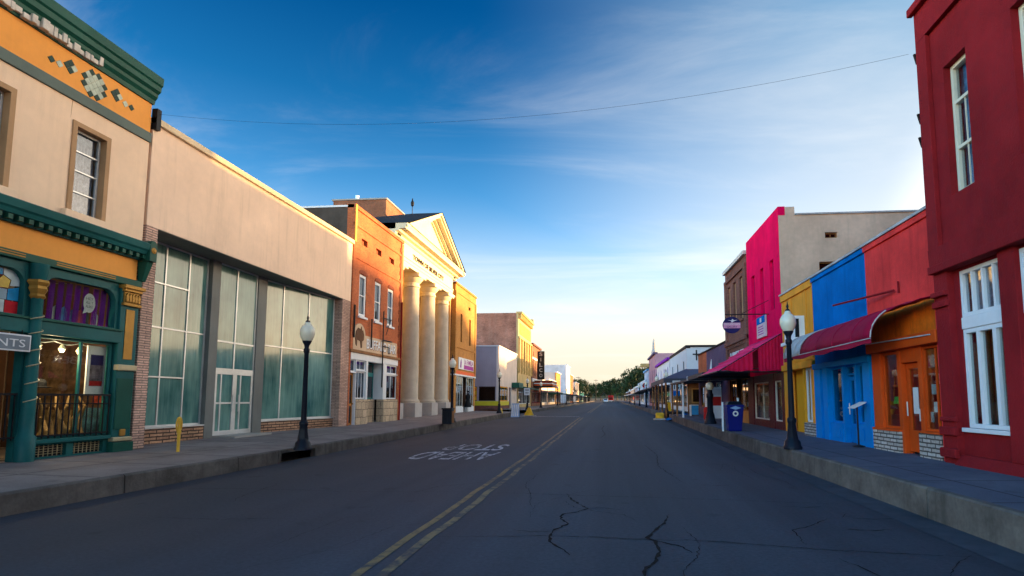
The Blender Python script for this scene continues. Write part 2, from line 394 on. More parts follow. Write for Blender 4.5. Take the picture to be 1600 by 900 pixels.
MT = dict(
 roof=mat('roofing', (.09, .09, .095), .9), floor=mat('shop_floor', (.16, .13, .1), .6),
 concrete=mat('pale_concrete', (.36, .34, .31), .85, streak=.3),
 cream=mat('cream_stucco', (.90, .66, .46), .8, var=.08, scale=.7, bump=.35, bscale=70, streak=.2, stain=(.55, .38, .25)),
 cream2=mat('shop_cream', (.90, .66, .48), .8, var=.08, scale=.8, bump=.35, bscale=60, streak=.3, stain=(.5, .36, .24)),
 orange=mat('orange_paint', (.86, .36, .075), .65, var=.07, bump=.1, streak=.1),
 green=mat('dark_green_paint', (.012, .085, .062), .42, var=.2, bump=.1, streak=.15),
 green2=mat('teal_green_paint', (.014, .105, .105), .4, var=.2, bump=.08),
 greygreen=mat('grey_green_paint', (.13, .17, .15), .6), sage=mat('sage_gold_paint', (.2, .2, .12), .5),
 gold=mat('gold_paint', (.40, .21, .045), .42, metal=.3, var=.25, bump=.3, bscale=30),
 tan=mat('tan_frame', (.45, .27, .14), .6, streak=.2), black=mat('black_iron', (.012, .013, .016), .4, bump=.12, bscale=60),
 white=mat('white_paint', (.74, .76, .78), .5, var=.06, bump=.1, streak=.12), offwhite=mat('weathered_white', (.62, .58, .52), .7, var=.25, scale=6, bump=.5, streak=.4),
 alu=mat('brushed_aluminium', (.6, .62, .62), .38, metal=.55, bump=.05), greycol=mat('grey_column_paint', (.17, .18, .17), .5, streak=.2),
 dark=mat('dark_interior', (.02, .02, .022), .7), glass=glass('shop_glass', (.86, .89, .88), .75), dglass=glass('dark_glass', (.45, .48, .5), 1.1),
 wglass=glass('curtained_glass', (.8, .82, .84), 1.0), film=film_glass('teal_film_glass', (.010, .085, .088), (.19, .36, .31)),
 lace=mat('lace_curtain', (.42, .45, .5), .8, var=.5, scale=9, bump=.3, streak=.5),
 roman=brick('roman_brick', (.66, .42, .32), (.50, .31, .24), (.17, .12, .1), .36, .062, .010, streak=.1),
 ledge=brick('ledge_stone', (.5, .29, .17), (.30, .16, .1), (.06, .04, .03), .47, .095, .018, bump=1.0, var=.5),
 redbrick=brick('orange_red_brick', (.50, .13, .04), (.40, .09, .03), (.36, .14, .07), .22, .075, .010, var=.35, streak=.25, stain=(.2, .05, .03)),
 amber=brick('amber_brick', (.50, .23, .05), (.42, .18, .04), (.38, .2, .07), .22, .075, .009, var=.2),
 oldbrick=brick('old_grey_red_brick', (.46, .17, .11), (.32, .105, .065), (.36, .22, .16), .24, .08, .012, var=.45, streak=.2, stain=(.42, .28, .22)),
 brownbrick=brick('brown_brick', (.22, .085, .06), (.16, .06, .045), (.12, .07, .055), .22, .075, .01, var=.3),
 darkstucco=mat('dark_parapet_stucco', (.075, .062, .052), .9, var=.3, streak=.4),
 ivory=mat('ivory_stone', (.74, .64, .44), .7, var=.08, scale=1.5, bump=.15, streak=.1), ivorydim=mat('ivory_stone_shaded', (.5, .44, .355), .8, var=.14, scale=2, bump=.15, streak=.18),  # column shafts: same ivory darkened, their shade put into the colour
 slate=mat('dark_slate', (.03, .033, .04), .8, bump=.4, bscale=12),
 red1=mat('maroon_red_paint', (.245, .014, .018), .8, var=.24, scale=.8, bump=.9, bscale=28, streak=.42, spec=.08, stain=(.17, .010, .02)),
 coral=mat('coral_red_paint', (.80, .055, .052), .85, spec=.05, var=.2, bump=.8, bscale=32, streak=.38),
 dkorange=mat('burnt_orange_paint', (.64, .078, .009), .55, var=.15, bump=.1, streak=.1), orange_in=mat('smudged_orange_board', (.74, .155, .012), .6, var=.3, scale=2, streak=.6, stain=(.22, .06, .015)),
 blue=mat('cobalt_blue_paint', (.0, .155, .50), .85, var=.2, bump=.8, bscale=32, streak=.38, spec=.03), blue2=mat('bright_blue_paint', (.0, .21, .62), .6, var=.14, bump=.15, spec=.05, streak=.15),
 yellow=mat('golden_yellow_paint', (.84, .32, .03), .7, var=.14, bump=.2, streak=.3),
 yellow2=mat('sun_yellow_paint', (.74, .33, .02), .6, var=.08, bump=.15, streak=.1),
 pink=mat('hot_pink_paint', (.86, .002, .085), .85, spec=.04, var=.17, bump=.6, bscale=32, streak=.2), pinkdk=mat('dark_pink_panel', (.33, .006, .05), .7),
 awnpink=mat('pink_canvas', (.92, .05, .20), .85, spec=.05, bump=.2), awnred=mat('crimson_canvas', (.55, .006, .05), .8, var=.2, bump=.25),
 maroon=mat('maroon_canvas', (.33, .006, .04), .75, var=.2, bump=.2), rag=mat('torn_grey_canvas', (.5, .5, .5), .85, var=.25, scale=4, bump=.3, streak=.4),
 tanstucco=mat('tan_stucco', (.68, .47, .34), .9, var=.2, scale=.7, bump=.5, bscale=30, streak=.3, stain=(.36, .29, .21)),
 whitestone=brick('white_ledge_stone', (.55, .5, .45), (.38, .33, .29), (.1, .08, .07), .3, .085, .016, bump=1.0, var=.3),
 flag=brick('flagstone', (.55, .42, .28), (.38, .29, .2), (.2, .15, .11), .5, .36, .018, var=.3, bump=.5, offset=.37),
 purple=mat('dusty_purple_paint', (.12, .085, .16), .7, var=.15, bump=.3, streak=.2), dkmaroon=mat('dark_maroon_paint', (.09, .012, .018), .5),
 wood=mat('brown_wood', (.25, .11, .04), .6, var=.3, scale=4), woodorange=mat('varnished_wood', (.45, .2, .05), .5),
 navy=mat('navy_enamel', (.012, .012, .09), .4), binblue=mat('blue_plastic', (.005, .010, .14), .5, var=.08, bump=.05),
 signpink=mat('sign_pink', (.62, .28, .42), .5), purplecloth=mat('purple_velvet', (.26, .02, .42), .8, var=.3),
 lilac=mat('lilac_grey_stucco', (.33, .28, .31), .85, var=.08, scale=.6, bump=.3, streak=.15), palepink=mat('pale_pink_stucco', (.68, .56, .48), .85, var=.1, bump=.2),
 sand=mat('sandstone', (.62, .44, .18), .8, var=.15, bump=.2), globe=mat('milk_glass', (.78, .72, .56), .18, var=.05, bump=0, spec=.6),
 yellowpost=mat('yellow_post_paint', (.74, .44, .06), .45, var=.15, streak=.2), yellowkerb=mat('yellow_kerb_paint', (.72, .42, .03), .6, var=.2),
 litbulb=mat('lit_bulb', (1, .72, .35), .3, bump=0, em=7), red=mat('red_paint', (.45, .02, .02), .5), skyblue=mat('sky_blue_paint', (.05, .32, .62), .5),
 paper=mat('paper_white', (.7, .7, .68), .7), leafgreen=mat('lime_sign', (.12, .5, .08), .5), tealtrim=mat('teal_trim', (.05, .25, .25), .5),
 magenta=mat('magenta_print', (.35, .02, .3), .5), sgold=mat('sign_yellow', (.8, .42, .02), .5), sorange=mat('sign_orange', (.75, .12, .02), .5),
 driftwood=mat('driftwood', (.42, .26, .11), .6, var=.4, scale=5), bark=mat('bark', (.12, .085, .06), .9, scale=8, bump=.6),
)
MT.update(canopygrey=mat('canopy_grey', (.06, .06, .075), .6), sand2=mat('sandstone_front', (.62, .44, .2), .8, var=.15, bump=.2), amberpanel=mat('amber_panel', (.7, .4, .07), .7),
 lilacwhite=mat('lilac_white_wall', (.6, .58, .62), .8), whitewall=mat('whitewash', (.66, .68, .70), .8, var=.06, streak=.12), slate2=mat('purple_slate', (.085, .08, .12), .7, bump=.3),
 pinkwall=mat('far_pink_wall', (.5, .28, .33), .8), paleblue=mat('pale_blue_wall', (.45, .56, .7), .8))
MT['copinggrey'] = mat('coping_grey', (.45, .43, .42), .7, var=.3, streak=.4)
# ------------------------------------------------------------------ ground, road, pavements
def asphalt():
    t = NT('asphalt'); v = t.coord()
    lane = t.noise(t.coord((.55, .012, 1)), 1.6, 4, .6); patch = t.noise(v, .22, 5, .62); fine = t.noise(v, 90, 2, .6); mid = t.noise(v, 5, 4, .6)
    k = t.math('ADD', t.math('MULTIPLY', lane, .5), t.math('MULTIPLY', patch, .5))
    c = t.mix(t.rng(k, .40, .60, 0, 1), (.022, .030, .044), (.047, .059, .080))
    sp = t.N('ShaderNodeSeparateXYZ'); t.link(v, sp.inputs[0])
    warm = t.rng(t.math('ADD', sp.outputs[0], t.math('MULTIPLY', patch, 2.0)), -4.6, -.6, 1, 0)     # browner tone over the oncoming lane
    wm = t.N('ShaderNodeClamp'); t.link(warm, wm.inputs[0])
    c = t.mix(t.math('MULTIPLY', wm.outputs[0], .6), c, (.042, .038, .043))
    c = t.mix(1.0, c, t.rng(t.noise(v, 20, 6, .8), .32, .68, .66, 1.36), 'MULTIPLY'); spot = t.rng(t.noise(v, 1.7, 2, .5), .66, .76, 1, .62); c = t.mix(1.0, c, spot, 'MULTIPLY')
    t.link(c, t.b.inputs['Base Color']); t.link(t.rng(patch, .3, .7, .7, .85), t.b.inputs['Roughness']); t.b.inputs['Specular IOR Level'].default_value = .3
    t.bump(t.noise(v, 45, 3), .15, .005); return t.m
def pavement_mat(name, c1, c2):
    t = NT(name); v = t.coord()
    b = t.N('ShaderNodeTexBrick'); b.offset = 0; t.link(v, b.inputs['Vector']); b.inputs['Scale'].default_value = 1
    b.inputs['Brick Width'].default_value = 1.65; b.inputs['Row Height'].default_value = 1.8; b.inputs['Mortar Size'].default_value = .02
    b.inputs['Color1'].default_value = (1, 1, 1, 1); b.inputs['Color2'].default_value = (.86, .86, .86, 1); b.inputs['Mortar'].default_value = (.3, .3, .3, 1)
    c = t.mix(t.rng(t.noise(v, .9, 6, .65), .33, .67, 0, 1), c1, c2); c = t.mix(1.0, c, b.outputs['Color'], 'MULTIPLY')
    spots = t.rng(t.noise(v, 2.2, 4, .6), .58, .74, 1, .6); c = t.mix(1.0, c, spots, 'MULTIPLY')
    c = t.mix(1.0, c, t.rng(t.noise(v, 60, 2), .3, .7, .85, 1.15), 'MULTIPLY')
    t.link(c, t.b.inputs['Base Color']); t.b.inputs['Roughness'].default_value = .85; t.b.inputs['Specular IOR Level'].default_value = .25
    t.bump(t.noise(v, 40, 4), .3, .01); return t.m
MT['asphalt'] = asphalt()
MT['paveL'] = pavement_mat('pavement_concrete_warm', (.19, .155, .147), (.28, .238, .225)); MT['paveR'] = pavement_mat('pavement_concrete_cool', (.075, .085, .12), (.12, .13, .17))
MT['kerb'] = mat('kerb_concrete', (.125, .108, .096), .9, var=.45, scale=2, bump=.6, bscale=25, streak=.6, stain=(.055, .05, .045))
MT['gutter'] = mat('gutter_concrete', (.05, .056, .07), .85, var=.3, scale=2, bump=.4, streak=.2)
MT['earth'] = mat('dry_earth', (.12, .1, .07), .95, var=.3, scale=.05)
def worn_paint(name, col, lo, hi, scale=5):
    t = NT(name); v = t.coord(); a = t.noise(v, scale, 6, .7); b = t.noise(v, .7, 3)
    k = t.math('ADD', t.math('MULTIPLY', a, .7), t.math('MULTIPLY', b, .3))
    c = t.mix(t.rng(k, lo, hi, 0, 1), col, (.04, .04, .045)); t.link(c, t.b.inputs['Base Color']); t.b.inputs['Roughness'].default_value = .75
    t.bump(t.noise(v, 50, 3), .4, .01); return t.m
MT['yline'] = worn_paint('worn_yellow_paint', (.25, .15, .055), .47, .60); MT['yline2'] = worn_paint('badly_worn_yellow_paint', (.24, .16, .07), .44, .56, 4)
MT['wline'] = worn_paint('worn_white_paint', (.5, .5, .54), .47, .57, 7)

YS = [-12, 0, 4, 8, 12, 16, 20, 25, 30, 36, 45, 60, 80, 110, 150, 200, 260, 330, 420, 600, 900, 3500]
def strip(x0, x1, y0, y1, f0, f1):
    ys = sorted({y0, y1, *[y for y in YS if y0 < y < y1]}); b = MB()
    for a, c in zip(ys, ys[1:]): b.add([(x0, a, f0(a)), (x1, a, f1(a)), (x1, c, f1(c)), (x0, c, f0(c))], [(0, 1, 2, 3)])
    return b
struct(strip(-3500, 3500, -60, 3500, lambda y: gz(y)-.06, lambda y: gz(y)-.06).build('ground', MT['earth']))
struct(strip(-8.35, 4.3, -12, 400, gz, gz).build('road', MT['asphalt']))
struct(strip(-60, -8.35, 52.4, 59.2, lambda y: gz(y)+.01, lambda y: gz(y)+.002).build('side_road', MT['asphalt']))
struct(strip(4.3, 60, 42.2, 46.4, lambda y: gz(y)+.002, lambda y: gz(y)+.01).build('side_road', MT['asphalt']))
struct(strip(3.78, 4.22, -12, 42, lambda y: gz(y)+.005, lambda y: gz(y)+.02).build('gutter', MT['gutter']))
KL, KR = .315, .42
def kfall(y): return 1.0
for a, b_ in ((-12, 52), (59.6, 330)):
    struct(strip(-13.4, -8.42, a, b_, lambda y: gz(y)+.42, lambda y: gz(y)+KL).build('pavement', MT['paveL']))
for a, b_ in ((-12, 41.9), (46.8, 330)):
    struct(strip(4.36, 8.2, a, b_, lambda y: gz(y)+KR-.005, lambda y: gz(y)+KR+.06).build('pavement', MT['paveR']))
def kerb(xf, xb, top, y0, y1, seg):
    b = MB(); y = y0
    while y < y1-.01:
        e_ = min(y+seg, y1); g = .013; r = .025; s = 1 if xb > xf else -1
        pr = lambda q: [(xf, q, gz(q)-.1), (xf+s*.012, q, gz(q)+top-r), (xf+s*(.012+r), q, gz(q)+top), (xb, q, gz(q)+top), (xb, q, gz(q)-.1)]
        b.prism(pr(y+g), pr(e_-g)); y = e_
    return b
struct(kerb(-8.28, -8.42, KL, -12, 14.0, 3.05).build('kerb', MT['kerb'])); struct(kerb(-8.28, -8.42, KL, 15.9, 52, 3.0).build('kerb', MT['kerb']))
struct(kerb(-8.28, -8.42, KL, 59.6, 330, 6).build('kerb', MT['kerb']))
struct(kerb(4.22, 4.36, KR, -12, 41.9, 2.9).build('kerb', MT['kerb'])); struct(kerb(4.22, 4.36, KR, 46.8, 330, 6).build('kerb', MT['kerb']))
# storm drain mouth in the left kerb
b = MB().box(-8.42, -8.28, 14.0, 15.9, .235, KL).box(-8.42, -8.28, 14.0, 14.1, -.1, .235).box(-8.42, -8.28, 15.8, 15.9, -.1, .235)
struct(b.build('storm_drain', MT['kerb'])); struct(MB().box(-8.9, -8.8, 14.0, 15.9, -.1, .3).build('storm_drain_back', MT['dark']))
# painted lines and words
def line(x, w, y0, y1, m, jit=0.012):
    b = MB(); y = y0
    while y < y1:
        e_ = min(y+.8, y1); z = lambda q: gz(q)+.005
        j = lambda q: x+jit*math.sin(q*1.7)+jit*.6*math.sin(q*4.1+1)
        b.add([(j(y)-w/2, y, z(y)), (j(y)+w/2, y, z(y)), (j(e_)+w/2, e_, z(e_)), (j(e_)-w/2, e_, z(e_))], [(0, 1, 2, 3)]); y = e_
    return b
struct(line(-2.325, .10, -6, 46, MT['yline']).build('lane_marking', MT['yline']))
struct(line(-2.085, .11, -6, 46, MT['yline2'], .02).build('lane_marking', MT['yline2']))
struct(line(-2.30, .12, 62, 300, MT['yline']).build('lane_marking', MT['yline'])); struct(line(-2.05, .12, 62, 300, MT['yline']).build('lane_marking', MT['yline']))
T = F('T', .006)
for nm_, body_, q_ in (('stop_lettering', 'STOP', (-3.42, -5.36, 20.1, 17.95)), ('ahead_lettering', 'AHEAD', (-3.25, -5.56, 17.35, 15.25))):
    o_ = struct(text(nm_, body_, T, *q_, 0, MT['wline'], None, .001, .012))
    for v_ in o_.data.vertices: v_.co.z += gz(v_.co.y)
struct(MB().box(-8.0, -2.5, 48.2, 48.6, gz(48)+.006, gz(48)+.008).build('stop_line', MT['wline']))
MT['crack'] = mat('crack_tar', (.004, .004, .005), .8, bump=.2)
def crack(pts, w, seed, name='road_crack'):
    rnd = random.Random(seed); P = [Vector((x, y, 0)) for x, y in pts]; out = []
    for a, c in zip(P, P[1:]):
        n = max(2, int((c-a).length/.07))
        for i in range(n): out.append(a.lerp(c, i/n)+Vector((rnd.uniform(-1, 1), rnd.uniform(-1, 1), 0))*.018)
    out.append(P[-1]); b = MB(); vs_ = []
    for i, p in enumerate(out):
        t = (out[min(i+1, len(out)-1)]-out[max(0, i-1)]).normalized(); nn = Vector((-t.y, t.x, 0)); k = w*rnd.uniform(.25, 1.2)*min(1, .3+4*min(i, len(out)-1-i)/len(out))
        vs_ += [(p.x-nn.x*k, p.y-nn.y*k, .0045+gz(p.y)), (p.x+nn.x*k, p.y+nn.y*k, .0045+gz(p.y))]
    b.add(vs_, [(2*i, 2*i+1, 2*i+3, 2*i+2) for i in range(len(out)-1)]); return struct(b.build(name, MT['crack']))
crack([(-.73, 9.96), (-.61, 9.38), (-.33, 8.69), (-.46, 8.41), (-.67, 8.22), (-.66, 7.89), (-.54, 7.6), (-.71, 7.18), (-.7, 6.64), (-.49, 6.3), (-.42, 6.1)], .023, 1)
crack([(.8, 8.3), (.7, 7.79), (.41, 6.91), (.49, 6.8), (.52, 6.39), (.45, 6.01), (.32, 5.67), (.29, 5.3), (.36, 4.4)], .025, 2)
crack([(-2.0, 6.76), (-.63, 6.93), (.5, 6.84), (1.06, 6.85), (2.35, 6.55), (3.7, 6.4)], .009, 3)
crack([(-2.0, 10.0), (-.57, 9.83), (1.5, 9.65), (3.5, 9.36)], .008, 4)
crack([(-8.0, 9.9), (-6.2, 10.0), (-4.4, 9.85), (-2.4, 10.02)], .007, 5); crack([(1.2, 20.5), (1.35, 17), (1.15, 14.2), (1.4, 11.6)], .012, 6)
crack([(-2.0, 15.2), (.2, 15.0), (3.7, 14.6)], .008, 7); crack([(2.3, 6.2), (2.55, 5.3), (2.4, 4.6)], .01, 8); crack([(-6.2, 7.5), (-5.2, 7.45), (-4.4, 7.6)], .007, 9)
for k, (x, y) in enumerate(((1.7, 11.2), (2.6, 9.1), (2.9, 7.6), (3.25, 8.3))): crack([(x, y), (x+.3, y-.05), (x+.55, y+.03)], .012, 20+k)
rnd = random.Random(77)
for k in range(26):                                            # hairline cracks wandering over both lanes
    x, y = rnd.choice((rnd.uniform(-7.6, -2.8), rnd.uniform(-1.6, 3.5))), rnd.uniform(4.5, 30); a = rnd.choice((0, math.pi/2, math.pi/2))+rnd.uniform(-.5, .5); pts = [(x, y)]
    for i in range(rnd.randint(3, 7)): a += rnd.uniform(-.6, .6); x += math.cos(a)*rnd.uniform(.2, .5); y += math.sin(a)*rnd.uniform(.3, .9); pts.append((min(3.7, max(-8, x)), y))
    crack(pts, rnd.uniform(.003, .007), 100+k)
crack([(-.33, 8.69), (-.1, 8.75), (.15, 8.6)], .012, 61); crack([(-.7, 7.18), (-.95, 7.1), (-1.2, 7.2)], .01, 62); crack([(.49, 6.8), (.75, 6.6), (.85, 6.3)], .012, 63)
crack([(-3.9, 24), (-1.0, 23.8), (2.0, 23.5), (3.7, 23.6)], .012, 30); crack([(-.3, 34), (-.4, 30), (-.2, 26), (-.35, 23.7)], .018, 31)

# ------------------------------------------------------------------ LEFT 1: cream Victorian shop with green shopfront
def victorian():
    f = F('L', XL); r = thing('victorian_shop', (XL-1, 8.3, .4), 'cream two-storey Victorian shop with orange friezes and dark green carved shopfront', 'building')
    y0, y1 = 3.4, 13.1
    shell(r, f, y0, y1, 16, 9.75, MT['cream'], XL)
    wins = [(11.03, 11.99, 5.66, 7.68), (8.84, 9.82, 5.66, 7.68), (6.6, 7.6, 5.66, 7.68), (4.4, 5.4, 5.66, 7.68)]
    MB().wall(f, y0, y1, 5.3, 8.1, -.3, 0, wins).build('wall', MT['cream'], r)
    MB().fb(f, y0, y1+.01, 8.1, 8.34, -.3, .05).build('band', MT['greygreen'], r, bev=.01)
    MB().fb(f, y0, y1, 8.34, 9.12, -.3, 0).build('upper_frieze', MT['orange'], r)
    MB().fprof(f, [(-.3, 9.12), (.04, 9.12), (.06, 9.22), (.12, 9.3), (.13, 9.38), (.2, 9.44), (.21, 9.56), (.25, 9.6), (.26, 9.8), (-.3, 9.8)], y0, y1+.04).build('cornice', MT['green'], r)
    b = MB(); rnd = random.Random(5); u = y0
    while u < 11.45:                                           # the cornice moulding has flaked to white plaster here
        w = rnd.uniform(.05, .16); v = rnd.uniform(9.13, 9.18)
        b.fb(f, u, u+w-.01, v, v+rnd.uniform(.1, .22), 0, .08+rnd.uniform(.0, .1)); u += w
    b.build('flaked_moulding', MT['offwhite'], r, bev=.012)
    for k, (u0, u1, v0, v1) in enumerate(wins):
        m = .0
        MB().wall(f, u0, u1, v0, v1, -.2, .035, [(u0+.11, u1-.11, v0+.0, v1-.11)]).build('window_surround', MT['tan'], r, bev=.006)
        w = window(r, f, u0+.113, u1-.113, v0+.003, v1-.113, -.12, .045, MT['alu'], MT['wglass'], vs_=((v0+v1)/2-.02, (v0+v1)/2+.42, (v0+v1)/2-.5), bar=.035, name='window')
        MB().fb(f, u0-.1, u1+.1, v0-.17, v0-.003, -.1, .13).build('sill', MT['cream'], r, bev=.012)
        c = MB(); n = 16
        for i in range(n):                                     # a gathered lace curtain behind the pane
            a0 = u0+.15+(u1-u0-.3)*i/n; a1 = u0+.15+(u1-u0-.3)*(i+1)/n; dd = -.24-.03*(i % 2); de = -.24-.03*((i+1) % 2)
            c.prism([f(a0, v0+.02, dd), f(a1, v0+.02, de), f(a1, v0+.02, de-.01), f(a0, v0+.02, dd-.01)], [f(a0, v1-.12, dd), f(a1, v1-.12, de), f(a1, v1-.12, de-.01), f(a0, v1-.12, dd-.01)])
        c.build('curtain', MT['lace'], r)
    def tiles(cu, cv, rings):
        lt, dk = MB(), MB()
        for i, j, which in rings:
            q = .085; c_ = (cu+(i-j)*q, cv+(i+j)*q); s_ = q*.96
            (dk if which else lt).fpoly(f, [(c_[0]-s_, c_[1]), (c_[0], c_[1]-s_), (c_[0]+s_, c_[1]), (c_[0], c_[1]+s_)], -.001, .014)
        if lt.v: lt.build('tile_ornament', MT['tile_l'], r)
        if dk.v: dk.build('tile_ornament', MT['tile_d'], r)
    MT['tile_l'] = mat('pale_glazed_tile', (.55, .62, .5), .25, var=.3, scale=8, bump=0); MT['tile_d'] = mat('dark_green_tile', (.015, .05, .035), .25, var=.4, scale=8, bump=0)
    for base in (11.47, 7.1):
        rg = [(i, j, 1 if (abs(i) == 2 or abs(j) == 2) and (i+j) % 2 else 0) for i in range(-2, 3) for j in range(-2, 3) if not (abs(i) == 2 and abs(j) == 2)]
        tiles(base, 8.71, rg)
        for s_ in (-1, 1):
            tiles(base+s_*.59, 8.71, [(0, 0, 1), (1, 0, 0), (0, 1, 1), (1, 1, 1)]); tiles(base+s_*1.02, 8.71, [(0, 0, 1)]); tiles(base+s_*.84, 8.71, [(0, 0, 0)])
    crk = MB(); crk.fpoly(f, [(10.98, 7.7), (11.0, 8.09), (10.985, 8.09)], .0, .003); crk.build('plaster_crack', MT['tan'], r)
    # shopfront cornice, sign frieze and carved brackets
    MB().fprof(f, [(-.3, 5.02), (.1, 5.02), (.12, 5.12), (.24, 5.16), (.27, 5.24), (.31, 5.28), (.34, 5.42), (.26, 5.46), (.05, 5.5), (-.3, 5.5)], y0, 12.98).build('shop_cornice', MT['green2'], r)
    b = MB(); u = y0+.1
    while u < 12.9: b.fb(f, u, u+.09, 5.05, 5.14, .1, .23); u += .2
    b.build('dentil_moulding', MT['green'], r)
    b = MB().fb(f, 12.98, 13.2, 5.0, 5.42, -.1, .34); b.prism([f(12.98+.11-.11*math.cos(q*math.pi/8), 5.42+.11*math.sin(q*math.pi/8), -.1) for q in range(9)], [f(12.98+.11-.11*math.cos(q*math.pi/8), 5.42+.11*math.sin(q*math.pi/8), .34) for q in range(9)])
    b.prism([f(13.0, 5.0, 0), f(13.18, 5.0, 0), f(13.18, 5.0, .28), f(13.0, 5.0, .28)], [f(13.03, 4.5, 0), f(13.15, 4.5, 0), f(13.15, 4.5, .12), f(13.03, 4.5, .12)])
    b.build('end_bracket', MT['green'], r, bev=.012)
    ring = MB(); cc = f(13.09, 5.28, .34)
    ring.lathe((0, 0, 0), [(.075, 0), (.075, .012), (.05, .02), (.03, .035)], 14); ring.v = [(cc[0]+p[2], cc[1]+p[0], cc[2]+p[1]) for p in ring.v]; ring.build('rosette', MT['gold'], r)
    MB().fb(f, y0, 12.97, 4.5, 5.02, -.3, .03).build('sign_frieze', MT['orange'], r)
    MB().fb(f, y0, 13.08, 4.34, 4.5, -.3, .1).build('head_moulding', MT['green'], r, bev=.015)
    g = MB(); 
    for a, c_ in ((10.85, 12.3), (8.6, 10.2), (6.3, 7.9)):
        g.fb(f, a, c_, 4.395, 4.415, .1, .112); g.fb(f, a, c_, 4.445, 4.46, .1, .112)
    g.build('gilt_line', MT['gold'], r)
    # bays
    bays = [(10.66, 12.5), (8.5, 10.36), (6.3, 8.2), (4.1, 6.0)]
    for k, (u0, u1) in enumerate(bays):
        rr = .3; arc = [(u1-rr+rr*math.sin(q*math.pi/16), 4.16-rr+rr*math.cos(q*math.pi/16)) for q in range(9)]
        corner = lambda s_: [(u1 if s_ > 0 else u0, 4.3)]+[((u1-rr+rr*math.sin(q*math.pi/16)) if s_ > 0 else (u0+rr-rr*math.sin(q*math.pi/16)), 4.16-rr+rr*math.cos(q*math.pi/16)) for q in range(9)][::-1]
        b = MB().wall(f, u0-.02, u1+.02, 3.2, 4.34, -.14, .02, [(u0+.05, u1-.05, 3.27, 4.16)])
        for s_ in (1, -1):
            x = u1-.05 if s_ > 0 else u0+.05
            b.fpoly(f, [(x, 4.16)]+[(x-s_*rr*(1-math.sin(q*math.pi/16)), 4.16-rr*(1-math.cos(q*math.pi/16))) for q in range(9)], -.138, .018)
        b.build('transom_frame', MT['green2'], r, bev=.012)
        MB().fb(f, u0+.05, u1-.05, 3.27, 4.16, -.11, -.104).build('transom_pane', MT['glass'], r)
        MB().fb(f, u0-.1, u1+.1, 2.92, 3.2, -.14, .09).build('transom_beam', MT['green2'], r, bev=.015)
        MB().fb(f, u0-.1, u1+.1, 3.2, 3.24, -.1, .13).build('beam_ledge', MT['green'], r)
        if k != 1:
            window(r, f, u0+.02, u1-.02, .78, 2.92, -.02, .06, MT['green2'], MT['glass'], us=((u0+u1)/2+.12,), bar=.05, name='shop_window')
            MB().fb(f, u0, u1, .70, .78, -.14, .1).build('sill', MT['green2'], r, bev=.01)
            b = MB().wall(f, u0, u1, .3, .70, -.14, 0, [(u0+.1, (u0+u1)/2-.08, .42, .66), ((u0+u1)/2+.08, u1-.1, .42, .66)]); b.build('bulkhead', MT['green2'], r)
            MB().fb(f, u0+.1, u1-.1, .42, .66, -.12, -.11).build('grille_back', MT['black'], r)
            b = MB()
            for i in range(17): b.fb(f, u0+.12+i*.1, u0+.13+i*.1, .42, .66, -.1, -.085)
            for j in range(1, 5): b.fb(f, u0+.1, u1-.1, .42+j*.05, .427+j*.05, -.085, -.075)
            b.build('grille', MT['offgold'], r)
            b = MB()
            for i in range(13): b.fb(f, u0+.08+i*.14, u0+.1+i*.14, .8, 1.68, .04, .06)
            b.fb(f, u0+.04, u1-.04, 1.68, 1.72, .035, .065); b.fb(f, u0+.04, u1-.04, 1.5, 1.52, .035, .065); b.fb(f, u0+.04, u1-.04, .84, .87, .035, .065)
            b.build('railing', MT['black'], r)
        else:                                                  # recessed doorway bay
            window(r, f, u0+.02, u0+.95, .5, 2.92, -1.1, .1, MT['green2'], MT['glass'], us=(), name='door')
            window(r, f, u0+.95, u1, .78, 2.92, -.5, .06, MT['green2'], MT['glass'], name='shop_window')
            b = MB()
            for i in range(7): b.fb(f, u0+.95+i*.14, u0+.97+i*.14, .8, 1.68, .02, .04)
            b.fb(f, u0+.9, u1-.02, 1.68, 1.72, .015, .045); b.fb(f, u0+.9, u1-.02, .84, .87, .015, .045); b.build('railing', MT['black'], r)
            MB().fb(f, u0+.95, u1, .3, .78, -.5, -.35).build('bulkhead', MT['green2'], r)
    for u in (10.51, 8.35, 6.15, 4.0):                          # turned columns with gilt spirals and capitals
        c = f(u, .3, .1)
        MB().lathe(c, [(.17, 0), (.17, .55), (.13, .6), (.125, 1.0), (.105, 2.6), (.1, 3.55), (.12, 3.6), (.16, 4.03)], 14).build('column', MT['green2'], r, smooth=True)
        MB().fb(f, u-.14, u+.14, .3, 4.34, -.14, .02).build('column_back', MT['green2'], r)
        sp = MB()
        for z0 in (.42, .55, 1.6, 1.95, 2.3, 2.6, 2.95, 3.25):
            pts = [(c[0]+.128*math.cos(q), c[1]+.128*math.sin(q), z0+.04*q) for q in [i*.35-1.4 for i in range(9)]]; sp.sweep(pts, .012, 5)
        sp.build('spiral', MT['offgold'], r)
        MB().lathe((c[0], c[1], 3.62), [(.11, 0), (.15, .05), (.12, .1), (.17, .2), (.15, .26), (.2, .33), (.18, .38)], 12, fl=.18).build('capital', MT['gold'], r)
        MB().fb(f, u-.11, u+.11, 4.02, 4.3, .02, .07).build('spandrel', MT['offgold'], r, bev=.02)
    MB().fb(f, 12.53, 13.05, .3, 4.34, -.25, .08).build('pilaster', MT['green2'], r, bev=.012)
    MB().fb(f, 12.68, 12.93, 2.55, 3.75, .08, .095).build('pilaster_panel', MT['gold'], r, bev=.006)
    b = MB().fb(f, 12.5, 13.1, 4.24, 4.33, .0, .2).fb(f, 12.54, 13.06, 4.17, 4.24, .0, .16).fb(f, 12.58, 13.02, 3.9, 4.17, .0, .12).fb(f, 12.54, 13.06, 3.83, 3.9, .0, .15)
